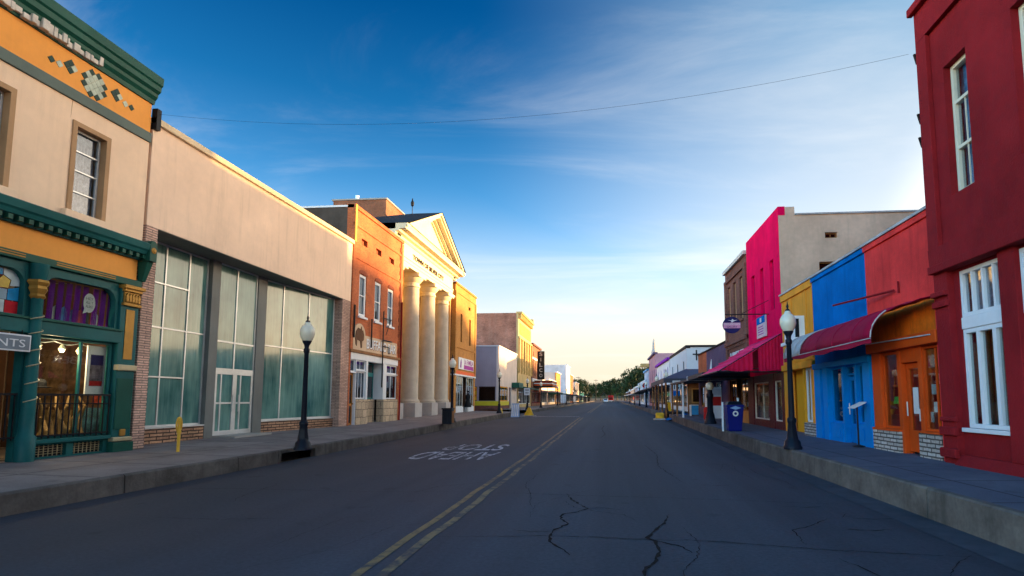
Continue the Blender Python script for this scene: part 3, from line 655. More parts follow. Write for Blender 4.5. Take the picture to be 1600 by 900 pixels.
    for i in range(5):
        u = 12.63+i*.086; b.fpoly(f, [(u-.035, 3.92), (u+.035, 3.92), (u+.042, 4.06), (u, 4.15), (u-.042, 4.06)], .12, .155)
    b.build('pilaster_capital', MT['gold'], r, bev=.012)
    b = MB().fb(f, 12.52, 13.06, 2.28, 2.42, .0, .14).fb(f, 12.52, 13.06, .62, .72, .0, .14); b.build('pilaster_ring', MT['offgold'], r, bev=.02)
    b = MB().fb(f, 12.5, 13.08, .3, .6, .0, .16).fb(f, 12.56, 13.02, .9, 2.1, .08, .1); b.build('pilaster_base', MT['green'], r, bev=.012)
    MB().fb(f, 12.72, 12.88, .74, .9, .08, .12).build('rosette', MT['gold'], r, bev=.02)
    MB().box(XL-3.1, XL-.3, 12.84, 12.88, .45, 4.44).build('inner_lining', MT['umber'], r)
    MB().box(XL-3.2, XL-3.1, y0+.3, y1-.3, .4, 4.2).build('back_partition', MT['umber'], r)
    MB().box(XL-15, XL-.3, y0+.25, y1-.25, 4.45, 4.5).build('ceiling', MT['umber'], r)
    return r
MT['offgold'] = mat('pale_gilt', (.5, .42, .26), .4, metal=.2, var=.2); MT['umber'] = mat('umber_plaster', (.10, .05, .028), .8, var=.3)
vic = victorian()
for u_ in (11.02, 11.56):
    pl_ = bpy.data.lights.new('bulb_light', 'POINT'); po_ = bpy.data.objects.new('bulb_light', pl_); COL.objects.link(po_); pl_.energy = 5; pl_.color = (1, .72, .42); pl_.shadow_soft_size = .06; po_.location = (XL-.42, u_, 2.5); fL = F('L', XL)
# things in and on the shop
t_ = thing('hanging_sign', (XL+.1, 9.7, 2.85), 'grey lettered signboard with white border hanging over the green shop entrance', 'sign')
MB().fb(fL, 9.1, 10.37, 2.53, 2.86, .16, .2).build('sign_board', MT['white'], t_, bev=.006)
MB().fb(fL, 9.13, 10.34, 2.56, 2.83, .2, .206).build('sign_face', mat('slate_grey_sign', (.2, .24, .28), .5), t_)
text('lettering', 'PAINTS', fL, 9.3, 10.25, 2.61, 2.76, .206, MT['white'], t_, .006)
b = MB(); b.tube(fL(9.3, 2.86, .18), fL(9.3, 2.95, .18), .01); b.tube(fL(10.2, 2.86, .18), fL(10.2, 2.95, .18), .01); b.build('hanger', MT['black'], t_)
t_ = thing('stained_glass_panel', (XL-.08, 9.43, 3.3), 'stained glass transom panel with a round red medallion lettered ART', 'stained glass')
gl = dict(w=(.5, .6, .62), b=(.02, .25, .5), y=(.65, .45, .1), r=(.5, .02, .03), g=(.25, .35, .42))
u0, v0, W_, H_ = 8.56, 3.28, 1.74, .86
def cell(name, pts, key):
    MB().fpoly(fL, [(u0+p[0]*W_, v0+p[1]*H_) for p in pts], -.095, -.088).build(name, mat('stained_'+key, gl[key], .15, var=.2, scale=5, bump=.2), t_)
for pts, k in [([(.86, 0), (1, 0), (1, .28), (.86, .28)], 'r'), ([(.88, .3), (1, .3), (1, .62), (.88, .55)], 'b'), ([(.78, .3), (.87, .3), (.87, .54), (.78, .54)], 'g'), ([(.7, 0), (.85, 0), (.85, .29), (.77, .29), (.7, .36)], 'w'),
               ([(.55, 0), (.69, 0), (.69, .35), (.55, .3)], 'y'), ([(.78, .56), (.88, .57), (.9, .75), (.82, .84), (.77, .72)], 'y'), ([(.9, .62), (1, .65), (1, .8), (.93, .98), (.82, 1), (.82, .86), (.91, .76)], 'w'), ([(.68, .85), (.81, .85), (.81, 1), (.68, 1)], 'b'),
               ([(.4, 0), (.54, 0), (.54, .3), (.4, .3)], 'w'), ([(.2, 0), (.39, 0), (.39, .32), (.2, .36)], 'b'), ([(0, 0), (.19, 0), (.19, .36), (0, .3)], 'r'), ([(0, .32), (.2, .38), (.28, .6), (0, .62)], 'w'), ([(0, .64), (.28, .62), (.3, 1), (.08, .98), (0, .8)], 'b'), ([(.32, .8), (.66, .86), (.66, 1), (.32, 1)], 'y')]:
    cell('glass_piece', pts, k)
MB().fpoly(fL, [(u0+.55*W_+.36*math.cos(q*math.pi/14), v0+.56*H_+.32*math.sin(q*math.pi/14)) for q in range(28)], -.088, -.075).build('medallion', mat('medallion_red', gl['r'], .2, bump=0), t_)
text('lettering', 'ART', fL, u0+.55*W_-.26, u0+.55*W_+.27, v0+.56*H_-.1, v0+.56*H_+.1, -.074, MT['paper'], t_, .006)
for k in range(9):
    u = 10.8+k*.2+(.06 if k > 5 else 0); c = MB()
    for i in range(6):
        a = u+i*.02
        c.prism([fL(a, 3.3, -.2-.025*(i % 2)), fL(a+.02, 3.3, -.2-.025*((i+1) % 2)), fL(a+.02, 3.3, -.215-.025*((i+1) % 2)), fL(a, 3.3, -.215-.025*(i % 2))],
                [fL(a+.03, 4.14, -.2-.025*(i % 2)), fL(a+.05, 4.14, -.2-.025*((i+1) % 2)), fL(a+.05, 4.14, -.215-.025*((i+1) % 2)), fL(a+.03, 4.14, -.215-.025*(i % 2))])
    tag(c.build('curtain_strip', MT['purplecloth'], loc=(XL-.2, u, 3.3)), 'purple velvet curtain strip in the transom window of the green shop', 'curtain', 'purple curtain strips')
t_ = thing('speech_bubble_sign', (XL-.12, 11.95, 3.6), 'white oval speech bubble card among the purple curtains', 'card sign')
MB().fpoly(fL, [(11.95+.15*math.cos(q*math.pi/12), 3.78+.22*math.sin(q*math.pi/12)) for q in range(24)], -.17, -.165).build('card', MT['paper'], t_)
MB().fpoly(fL, [(11.84, 3.66), (11.93, 3.58), (11.8, 3.52)], -.17, -.166).build('bubble_tail', MT['paper'], t_)
for i, w_ in enumerate(('HEY', 'ALL Y', 'ALIKE')): text('lettering', w_, fL, 11.86, 12.04, 3.85-i*.09, 3.91-i*.09, -.165, MT['greygreen'], t_, .002)
for i, (u, col) in enumerate(((11.12, (.5, .5, .45)), (11.55, (.05, .12, .35)), (11.85, (.03, .06, .05)), (12.08, (.45, .47, .45)), (11.3, (.1, .25, .5)), (11.7, (.5, .06, .08)))):
    tag(MB().fpoly(fL, [(u, 3.3), (u+.16, 3.3), (u+.17, 3.52), (u+.1, 3.62), (u+.02, 3.55)], -.235+.004*i, -.23+.004*i).build('cut_out', mat('cut_out_%d' % i, col, .6, var=.4, scale=8), loc=(XL-.23, u, 3.3)), 'painted cardboard cut-out peeping between purple curtains', 'cut-out', 'cut-outs behind the purple curtains')
for u, v in ((11.02, 2.73), (11.56, 2.7), (11.98, 2.68)):
    t_ = thing('hanging_bulb', (XL-.35, u, v), {11.02: 'lit warm bulb nearest the spiral column in the green shop window', 11.56: 'lit warm bulb over the middle of the green shop window', 11.98: 'white bulb shade above the framed poster in the green shop window'}[u], 'light bulb', 'bulbs strung in the green shop window')
    MB().lathe((XL-.35, u, v), [(.02, .1), (.035, .08), (.07, 0), (.06, -.01)], 12).build('shade', MT['globe'], t_)
    MB().ball((XL-.35, u, v-.03), .045).build('bulb', MT['litbulb'] if u < 11.9 else MT['globe'], t_)
    MB().tube((XL-.35, u, v+.1), (XL-.35, u, 4.45), .006, n=5).build('cord', MT['black'], t_)
tag(MB().sweep([(XL-.33, 10.75+i*.1, 2.86-.06*math.sin((i % 6)/6*math.pi)) for i in range(17)], .012, 6).build('light_string', MT['paper'], loc=(XL-.33, 10.75, 2.86)), 'white cable garland swagged across the top of the green shop window', 'garland')
t_ = thing('framed_poster', (XL-.12, 12.2, 1.75), 'framed poster with blue top and red figures standing in green shop window', 'poster')
MB().fb(fL, 11.98, 12.46, 1.72, 2.82, -.17, -.14).build('frame', MT['paper'], t_)
MB().fb(fL, 12.06, 12.4, 1.9, 2.62, -.14, -.136).build('print', mat('poster_print', (.25, .2, .22), .5, var=.9, scale=5, bump=0), t_)
MB().fb(fL, 12.07, 12.39, 2.38, 2.61, -.136, -.133).build('print_sky', MT['navy'], t_); MB().fb(fL, 12.07, 12.39, 1.91, 2.02, -.136, -.133).build('print_red', MT['red'], t_)
rnd = random.Random(3)
for i in range(11):
    u = 10.85+i*.145+rnd.uniform(-.03, .03); h = rnd.uniform(.75, 1.25); pts = [(XL-.5+rnd.uniform(-.1, .1), u+.09*math.sin(j*1.3+i)*j/5, .46+h*j/5) for j in range(6)]
    tag(MB().sweep(pts, [.05, .04, .045, .035, .03, .02], 7).build('driftwood_branch', MT['driftwood'], loc=(XL-.5, u, .46)), 'gnarled tan driftwood branch standing behind the green shop railing', 'branch', 'driftwood in the green shop window')
tag(MB().lathe((XL-.75, 11.5, 1.85), [(.2, 0), (.21, .015), (.12, .03), (.12, .12), (.09, .18), (.02, .2)], 12).build('hat', MT['dark'], loc=(XL-.75, 11.5, 1.85)), 'dark rounded hat displayed on driftwood in green shop window', 'hat')
fS = F('S', 12.84)
for i, (x_, w, v0, v1, c_) in enumerate(((-12.35, .5, 1.5, 2.8, (.30, .05, .03)), (-13.1, .65, 1.5, 2.85, (.10, .055, .03)), (-13.85, .65, 1.4, 2.8, (.17, .10, .05)), (-12.7, .8, .55, 1.4, (.06, .16, .22)), (-13.7, .85, .55, 1.35, (.2, .13, .06)))):
    tag(MB().fb(fS, x_, x_+w, v0, v1, .0, .03).build('textile', mat('hung_textile_%d' % i, c_, .8, var=.85, scale=5), loc=(x_, 12.8, v0)), ['brick red patterned textile hung behind the framed poster in the green shop', 'dark brown patterned textile hung in the middle of the green shop window', 'tan patterned textile hung deepest in the green shop window', 'blue green patterned textile low behind the green shop railing', 'ochre patterned textile low at the back of the green shop window'][i], 'textile')

# ------------------------------------------------------------------ LEFT 2: cream shop with teal glass front
def cream_shop():
    f = F('L', XL); r = thing('vacant_cream_shop', (XL-1, 18.9, .4), 'long cream stucco shop with deep soffit over tall whitewashed teal glass front', 'building')
    y0, y1 = 13.2, 24.78
    MB().fb(f, y0, y1, 6.0, 8.66, -1.2, 0).build('fascia', MT['cream2'], r)
    MB().fb(f, y0-.02, y1+.04, 8.66, 8.83, -1.2, .09).build('coping', mat('coping_cream', (.78, .62, .4), .7, streak=.3), r, bev=.015)
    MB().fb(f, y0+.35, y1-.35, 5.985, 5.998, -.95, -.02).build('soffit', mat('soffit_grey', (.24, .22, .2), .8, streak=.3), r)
    MB().fb(f, y0, 13.58, -.2, 6.0, -1.2, 0).build('pilaster', MT['roman'], r)
    MB().fb(f, 24.0, y1, -.2, 6.0, -1.2, 0).build('pilaster', MT['roman'], r)
    fg = F('L', -12.5)
    shell(r, fg, y0, y1, 20, 8.7, MT['darkstucco'], -12.5, facade_t=.3)
    fa = F('A', (-12.5, 19.66, -11.95, 24.0)); MB().fb(fa, 19.66, 24.0, -.2, .8, -.3, .1).build('knee_wall', MT['ledge'], r, bev=.006); MB().fb(fa, 19.66, 24.0, .8, .84, -.2, .12).build('sill', MT['alu'], r)
    for a, c in ((13.58, 16.75),): MB().fb(fg, a, c, -.2, .8, -.3, .12).build('knee_wall', MT['ledge'], r, bev=.006)
    MB().fb(fg, 13.58, 16.75, .8, .84, -.2, .14).build('sill', MT['alu'], r)
    MB().fb(fg, 16.75, 17.14, .0, 5.985, -.2, .14).build('post', MT['greycol'], r, bev=.01); MB().fb(fg, 19.14, 19.66, .0, 5.985, -.2, .14).build('post', MT['greycol'], r, bev=.01)
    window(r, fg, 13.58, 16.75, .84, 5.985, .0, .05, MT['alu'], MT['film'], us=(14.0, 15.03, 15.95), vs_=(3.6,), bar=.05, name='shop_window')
    b = MB().fb(fg, 14.05, 15.93, 4.82, 4.86, -.05, .012).fb(fg, 14.03, 15.93, 2.2, 2.24, -.05, .012); b.build('glazing_bar', MT['alu'], r)
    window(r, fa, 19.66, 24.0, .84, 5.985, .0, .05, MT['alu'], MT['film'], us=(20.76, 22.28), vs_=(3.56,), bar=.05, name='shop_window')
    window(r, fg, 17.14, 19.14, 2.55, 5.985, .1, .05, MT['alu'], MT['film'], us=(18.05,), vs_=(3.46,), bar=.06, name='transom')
    for a, c in ((17.2, 18.12), (18.18, 19.1)):
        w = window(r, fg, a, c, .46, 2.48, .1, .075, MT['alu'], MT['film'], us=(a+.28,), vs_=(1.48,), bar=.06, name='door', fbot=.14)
        u = c-.12 if a < 18 else a+.12
        MB().tube(fg(u, 1.2, .16), fg(u, 1.75, .16), .018).build('handle', MT['alu'], w)
    b = MB().fb(fg, 17.14, 17.2, .4, 2.55, .0, .1).fb(fg, 18.12, 18.18, .4, 2.55, .0, .1).fb(fg, 19.1, 19.14, .4, 2.55, .0, .1).fb(fg, 17.2, 18.12, 2.48, 2.55, .0, .1).fb(fg, 18.18, 19.1, 2.48, 2.55, .0, .1); b.build('door_frame', MT['alu'], r)
    MB().fb(fg, 17.14, 19.14, .36, .46, .0, .88).build('step', MT['concrete'], r)
    MB().fb(f, y0-.02, y0+.12, 8.5, 9.05, -.05, .1).build('corner_bracket', MT['black'], r)
cream_shop()

# ------------------------------------------------------------------ LEFT 3: brick bar
def bar():
    f = F('L', XL); r = thing('brick_bar_building', (XL-1, 27.9, .45), 'orange red brick two-storey bar with three narrow white windows and buffalo sign', 'building')
    y0, y1 = 24.8, 31.15; zt = 10.55
    ws = [(25.62, 26.42, 5.48, 7.48), (27.42, 28.22, 5.48, 7.48), (29.1, 29.9, 5.46, 7.46)]
    MB().wall(f, y0, y1, 3.85, zt, -.3, 0, ws+[(25.72, 26.38, 8.9, 9.2), (27.42, 28.1, 8.88, 9.18), (29.15, 29.85, 8.86, 9.16)]).build('wall', MT['redbrick'], r)
    MB().fb(f, 25.6, 30.2, 8.8, 9.25, -.3, -.16).build('vent_back', MT['redbrick2'], r)
    MB().fb(f, y0, y1, zt-.16, zt+.02, -.35, .07).build('cornice', MT['redbrick'], r)
    b = MB().fb(f, y0, y1, 8.1, 8.18, 0, .035).fb(f, y0, y1, 9.6, 9.7, 0, .045).fb(f, y0, y0+.32, 3.85, 10.35, 0, .05).fb(f, y1-.32, y1, 3.85, 10.35, 0, .05); b.build('brick_course', MT['redbrick'], r)
    b = MB()
    for i in range(14): b.fb(f, y1-.45, y1-.33 if i % 2 else y1-.38, 4.1+i*.44, 4.32+i*.44, 0, .03)
    b.build('brick_quoin', MT['redbrick2'], r)
    shell(r, f, y0, y1, 22, zt-.05, MT['darkstucco'], XL, facade_t=.3, side_top=10.45)
    MB().box(XL-22, XL-.3, y0-.03, y0+.25, 10.42, 10.5).build('coping', MT['white'], r)
    for u0, u1, v0, v1 in ws:
        window(r, f, u0+.004, u1-.004, v0+.004, v1-.004, -.04, .13, MT['white'], MT['dglass'], vs_=((v0+v1)/2,), bar=.06, th=.1, name='window')
        MB().fb(f, u0-.06, u1+.06, v0-.1, v0, -.2, .09).build('sill', MT['white'], r, bev=.01)
        MB().fb(f, u0+.12, u1-.12, v0+.12, v1-.12, -.28, -.27).build('blind', MT['lace'], r)
        n = 8; cu = (u0+u1)/2; hw = (u1-u0)/2
        MB().fpoly(f, [(cu-hw*1.15*math.cos(math.pi*i/n), v1+.02+.2*math.sin(math.pi*i/n)) for i in range(n+1)], 0, .03).build('lintel', MT['redbrick2'], r)
    # painted shop sign
    MB().fb(f, 25.05, 30.45, 3.87, 4.62, .0, .06).build('sign_board', MT['signcream'], r, bev=.01)
    n = 12; MB().fpoly(f, [(25.12, 4.62)]+[(25.72-.6*math.cos(math.pi*i/n), 4.62+.5*math.sin(math.pi*i/n)) for i in range(n+1)]+[(26.32, 4.62)], .0, .062).build('sign_crest', MT['signcream'], r)
    MB().fpoly(f, [(25.3, 4.1), (25.38, 4.05), (25.42, 4.35), (25.75, 4.3), (25.85, 3.98), (25.95, 4.0), (25.96, 4.3), (26.12, 4.38), (26.14, 4.62), (26.02, 4.84), (25.9, 4.8), (25.85, 5.0), (25.78, 4.86), (25.5, 4.9), (25.28, 4.72), (25.22, 4.4)], .062, .085).build('buffalo_figure', mat('buffalo_brown', (.13, .06, .03), .7, var=.35, scale=6), r)
    text('lettering', 'BUFFALO BAR', f, 26.5, 30.25, 4.02, 4.5, .06, MT['white'], r, .02, .01)
    text('lettering_shadow', 'BUFFALO BAR', f, 26.54, 30.29, 3.99, 4.47, .058, MT['signbrown'], r, .01, .03)
    MB().fb(f, y0, y1, 3.74, 3.87, -.3, .1).build('sign_ledge', MT['wood'], r)
    # shopfront
    MB().fb(f, 24.95, 30.75, 3.42, 3.74, -.3, .03).build('shopfront_head', MT['white'], r, bev=.01)
    MB().fb(f, y0, 24.95, -.2, 3.74, -.3, .01).build('end_pier', MT['redbrick'], r); MB().fb(f, 30.75, y1, -.2, 3.74, -.3, .02).build('end_pier', MT['redbrick'], r)
    window(r, f, 25.0, 25.5, 2.85, 3.42, -.05, .05, MT['white'], MT['dglass'], name='transom'); window(r, f, 25.55, 26.65, 2.95, 3.42, -.05, .06, MT['white'], MT['dglass'], us=(26.1,), name='transom')
    w = window(r, f, 25.0, 25.5, .45, 2.8, -.1, .09, MT['woodorange'], MT['dglass'], vs_=(1.35,), bar=.12, name='door'); MB().ball(f(25.44, 1.4, -.06), .035, 8).build('handle', MT['gold'], w)
    MB().fb(f, 25.0, 25.55, 2.8, 2.85, -.2, .02).build('door_head', MT['white'], r)
    MB().fb(f, 25.5, 25.55, .4, 3.42, -.2, .03).build('door_jamb', MT['white'], r)
    window(r, f, 25.55, 26.65, 1.62, 2.9, -.05, .06, MT['white'], MT['dglass'], us=(25.95, 26.3), name='shop_window')
    MB().fb(f, 25.55, 26.75, 2.9, 2.95, -.2, .02).build('transom_bar', MT['white'], r)
    MB().fb(f, 26.65, 26.85, 1.6, 3.42, -.6, .02).build('shopfront_post', MT['white'], r); MB().fb(f, 28.75, 29.2, 1.6, 3.42, -.6, .02).build('shopfront_post', MT['white'], r)
    window(r, f, 26.85, 28.75, 1.62, 3.4, -.5, .06, MT['tealtrim'], MT['dglass'], vs_=(2.85,), bar=.2, name='shop_window')
    window(r, f, 29.2, 30.75, 1.62, 2.9, -.05, .06, MT['white'], MT['dglass'], us=(29.95,), name='shop_window'); window(r, f, 29.2, 30.75, 2.95, 3.42, -.05, .06, MT['white'], MT['dglass'], us=(29.95,), name='transom')
    MB().fb(f, 29.2, 30.75, 2.9, 2.95, -.2, .02).build('transom_bar', MT['white'], r)
    b = MB().fb(f, 25.55, 26.85, -.2, 1.6, -.3, .06).fb(f, 26.85, 28.75, -.2, 1.6, -.9, -.4).fb(f, 28.75, 30.75, -.2, 1.6, -.3, .06); b.build('stone_base', MT['flag'], r)
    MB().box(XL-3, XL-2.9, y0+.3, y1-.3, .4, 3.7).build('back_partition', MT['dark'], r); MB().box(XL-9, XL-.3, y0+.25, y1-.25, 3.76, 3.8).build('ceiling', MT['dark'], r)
    # iron sign bracket and poles on the wall
    b = MB(); b.tube(f(28.35, 2.2, .12), f(28.35, 6.1, .12), .035); b.tube(f(28.3, 5.75, .12), f(29.4, 5.75, .12), .03); b.tube(f(28.35, 4.62, .12), f(29.5, 4.62, .12), .03); b.tube(f(29.3, 5.75, .12), f(28.7, 4.9, .12), .02); b.tube(f(28.35, 4.3, .12), f(29.2, 4.3, .12), .025); b.tube(f(29.2, 4.3, .12), f(29.2, 3.95, .12), .025)
    b.build('iron_bracket', MT['black'], r)
    MB().tube(f(26.95, 4.1, .1), f(26.95, 5.5, .1), .04).build('iron_pole', MT['black'], r); MB().tube(f(25.02, 4.4, .1), f(25.02, 5.9, .1), .04).build('iron_pole', MT['black'], r)
    MB().tube(f(30.95, .4, .1), f(30.95, 7.0, .1), .045).build('downpipe', MT['red1'], r)
    MB().fb(f, y0+.02, y0+.16, 8.8, 10.56, .0, .1).build('metal_flashing', MT['orange'], r)
MT['redbrick2'] = brick('deep_red_brick', (.3, .06, .025), (.24, .05, .02), (.25, .1, .06), .22, .075, .01); MT['signcream'] = mat('sign_cream_board', (.62, .45, .3), .6, var=.15, streak=.25); MT['signbrown'] = mat('sign_brown', (.22, .06, .04), .6)
bar()
# ------------------------------------------------------------------ LEFT 4: town hall with columns
def town_hall():
    xe = -12.1; f = F('L', xe); r = thing('town_hall', (-13, 37.6, .45), 'ivory temple-fronted town hall with tall round columns, pediment and dark hipped roof', 'building')
    y0, y1, ym = 31.8, 43.4, 37.55
    # cella behind the porch
    xb = -15.0; fb_ = F('L', xb)
    MB().wall(fb_, y0-.4, y1+.4, -.2, 9.6, -.3, 0, [(36.6, 38.6, .5, 4.2), (33.6, 35.0, 1.6, 4.6), (40.2, 41.6, 1.6, 4.6)]).build('wall', MT['sand'], r)
    window(r, fb_, 36.6, 38.6, .5, 4.2, -.05, .12, MT['wood'], MT['dglass'], us=(37.6,), vs_=(3.2,), bar=.12, name='door')
    window(r, fb_, 33.6, 35.0, 1.6, 4.6, -.05, .1, MT['ivory'], MT['dglass'], us=(34.3,), vs_=(3.1,), name='window'); window(r, fb_, 40.2, 41.6, 1.6, 4.6, -.05, .1, MT['ivory'], MT['dglass'], us=(40.9,), vs_=(3.1,), name='window')
    b = MB().box(-15.0, -12.2, y0-.55, y0-.2, -.2, 9.6).box(-15.0, -12.35, y1+.2, y1+.5, -.2, 9.6).box(-30, -15.3, y0-.4, y0, -.2, 11).box(-30, -15.3, y1, y1+.4, -.2, 11); b.build('side_wall', MT['ochre'], r)
    MB().box(-30, -12, y0-.4, y1+.4, 9.58, 9.7).build('porch_ceiling', MT['ivory'], r)
    MB().box(-15.2, -11.9, y0-.4, y1+.4, -.2, .46).build('porch_floor', MT['concrete'], r)
    for i, u in enumerate((32.15, 35.55, 38.95, 42.35)):
        c = (-12.62, u, 0)
        MB().box(-13.35, -11.95, u-.68, u+.68, -.2, 1.38).build('pedestal', MT['stonegrey'], r, bev=.03)
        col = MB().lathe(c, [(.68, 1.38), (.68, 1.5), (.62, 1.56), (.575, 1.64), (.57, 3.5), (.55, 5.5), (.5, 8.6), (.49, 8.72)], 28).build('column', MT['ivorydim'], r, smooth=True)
        b = MB().lathe(c, [(.49, 8.72), (.55, 8.76), (.55, 8.86), (.5, 8.88), (.5, 9.02), (.58, 9.08), (.72, 9.26), (.74, 9.34)], 28); b.build('capital', MT['ivory'], col, smooth=True)
        MB().box(-13.38, -11.88, u-.75, u+.75, 9.34, 9.6).build('abacus', MT['ivory'], col, bev=.02)
        MB().box(-15.0, -14.8, u-.45, u+.45, .46, 9.58).build('pilaster', MT['sand'], r)
    # entablature
    for a, b_, v0, v1, d in ((y0, y1, 9.6, 9.85, .0), (y0, y1, 9.85, 10.05, .035), (y0-.02, y1+.02, 10.05, 10.12, .08), (y0, y1, 10.12, 10.95, .0)):
        MB().box(-14.6, xe+d, a, b_, v0, v1).build('entablature', MT['ivory'], r)
    text('lettering', 'TOWN OF SILVER CITY', f, 34.2, 40.9, 10.27, 10.60, 0, MT['bronze'], r, .03, .03)
    prof = [(-1.0, 10.95), (.04, 10.95), (.1, 11.02), (.1, 11.12), (.3, 11.16), (.34, 11.26), (.7, 11.28), (.72, 11.42), (.8, 11.58), (-1.0, 11.58)]
    MB().fprof(f, prof, 30.95, 44.15).build('cornice', MT['ivory'], r)
    for yy, s_ in ((30.95, 1), (44.15, -1)):                       # the cornice turns along the sides
        b = MB().box(-19, -12.0, min(yy, yy+s_*.9), max(yy, yy+s_*.9), 11.26, 11.58).box(-19, -12.0, min(yy+s_*.3, yy+s_*.9), max(yy+s_*.3, yy+s_*.9), 11.0, 11.26); b.build('side_cornice', MT['shadetrim'], r)
        b = MB()
        for i in range(14): b.box(-12.4-i*.42, -12.2-i*.42, min(yy+s_*.34, yy+s_*.5), max(yy+s_*.34, yy+s_*.5), 10.75, 11.0)
        b.build('dentil_moulding', MT['shadetrim'], r)
    h = 14.3; hw = 6.6
    # tympanum and raking cornices
    MB().fpoly(f, [(ym-hw+.6, 11.58), (ym+hw-.6, 11.58), (ym, 14.0)], -.6, .02).build('tympanum', MT['ivory'], r)
    for s_ in (-1, 1):
        dirv = Vector((0, s_*hw, -(h-11.5))).normalized(); nrm = Vector((0, s_*(h-11.5), hw)).normalized()
        def rake(off0, off1, d0, d1, name, m, start=0., end=0.):
            A = Vector((0, ym, h)); B_ = Vector((0, ym+s_*hw, 11.5)); a = A+nrm*off0; c = A+nrm*off1
            # mitre at the ridge
            ta = -(a.y-ym)/dirv.y; tc_ = -(c.y-ym)/dirv.y; a = a+dirv*ta; c = c+dirv*tc_
            b0, c0 = B_+nrm*off0, B_+nrm*off1
            if off0 < -.3: b0 = b0-dirv*(abs(off0)-.02)*2.2
            if off1 < -.3: c0 = c0-dirv*(abs(off1)-.02)*2.2
            L = [(a.y, a.z), (c.y, c.z), (c0.y, c0.z), (b0.y, b0.z)]
            MB().fpoly(f, L, d0, d1).build(name, m, r)
        rake(-.0, -.16, -.6, .8, 'raking_cornice', MT['ivory']); rake(-.16, -.3, -.6, .68, 'raking_cornice', MT['ivory']); rake(-.3, -.42, -.6, .36, 'raking_cornice', MT['ivory']); rake(-.42, -.56, -.6, .14, 'raking_cornice', MT['ivory'])
    # dark hipped roof
    A, B_ = (-11.25, ym, h+.03), (-13.4, ym, h+.03); xa, xz = -11.25, -18.5; ya, yb = 30.93, 44.17; ze = 11.6
    MB().add([A, B_, (xa, ya, ze), (xz, ya, ze), (xa, yb, ze), (xz, yb, ze)], [(0, 1, 3, 2), (1, 0, 4, 5), (1, 5, 3), (2, 3, 5, 4)]).build('roof', MT['slate'], r)
    MB().box(-18.8, -15.05, 37.0, 40.6, 9.7, 15.2).build('brick_tower', MT['brownbrick2'], r)
    MB().box(-18.9, -14.98, 36.93, 40.67, 15.2, 15.3).build('tower_coping', MT['concrete'], r); MB().tube((-17.2, 37.2, 15.3), (-17.2, 37.2, 15.6), .12).build('vent_pipe', MT['alu'], r)
    b = MB().tube((-13.4, ym, h), (-13.4, ym, h+.55), .025); b.lathe((-13.4, ym, h+.5), [(.02, 0), (.1, .1), (.12, .3), (.05, .45), (.03, .6)], 10); b.build('finial', MT['black'], r)
    MB().box(-12.05, -11.95, 30.9+.4, 31.5, .3, .9).build('stone_pier', MT['stonegrey'], r)
MT['stonegrey'] = mat('grey_stone', (.46, .43, .41), .8, bump=.25, streak=.2); MT['shadetrim'] = mat('shaded_grey_trim', (.42, .42, .44), .7); MT['bronze'] = mat('dark_bronze', (.02, .012, .008), .7); MT['ochre'] = mat('ochre_wall', (.5, .24, .08), .8, streak=.2)  # side cornice: the ivory trim greyed, shade put into its colour
MT['brownbrick2'] = brick('tower_brick', (.30, .105, .05), (.21, .075, .035), (.22, .13, .09), .22, .08, .012, var=.3)
town_hall()

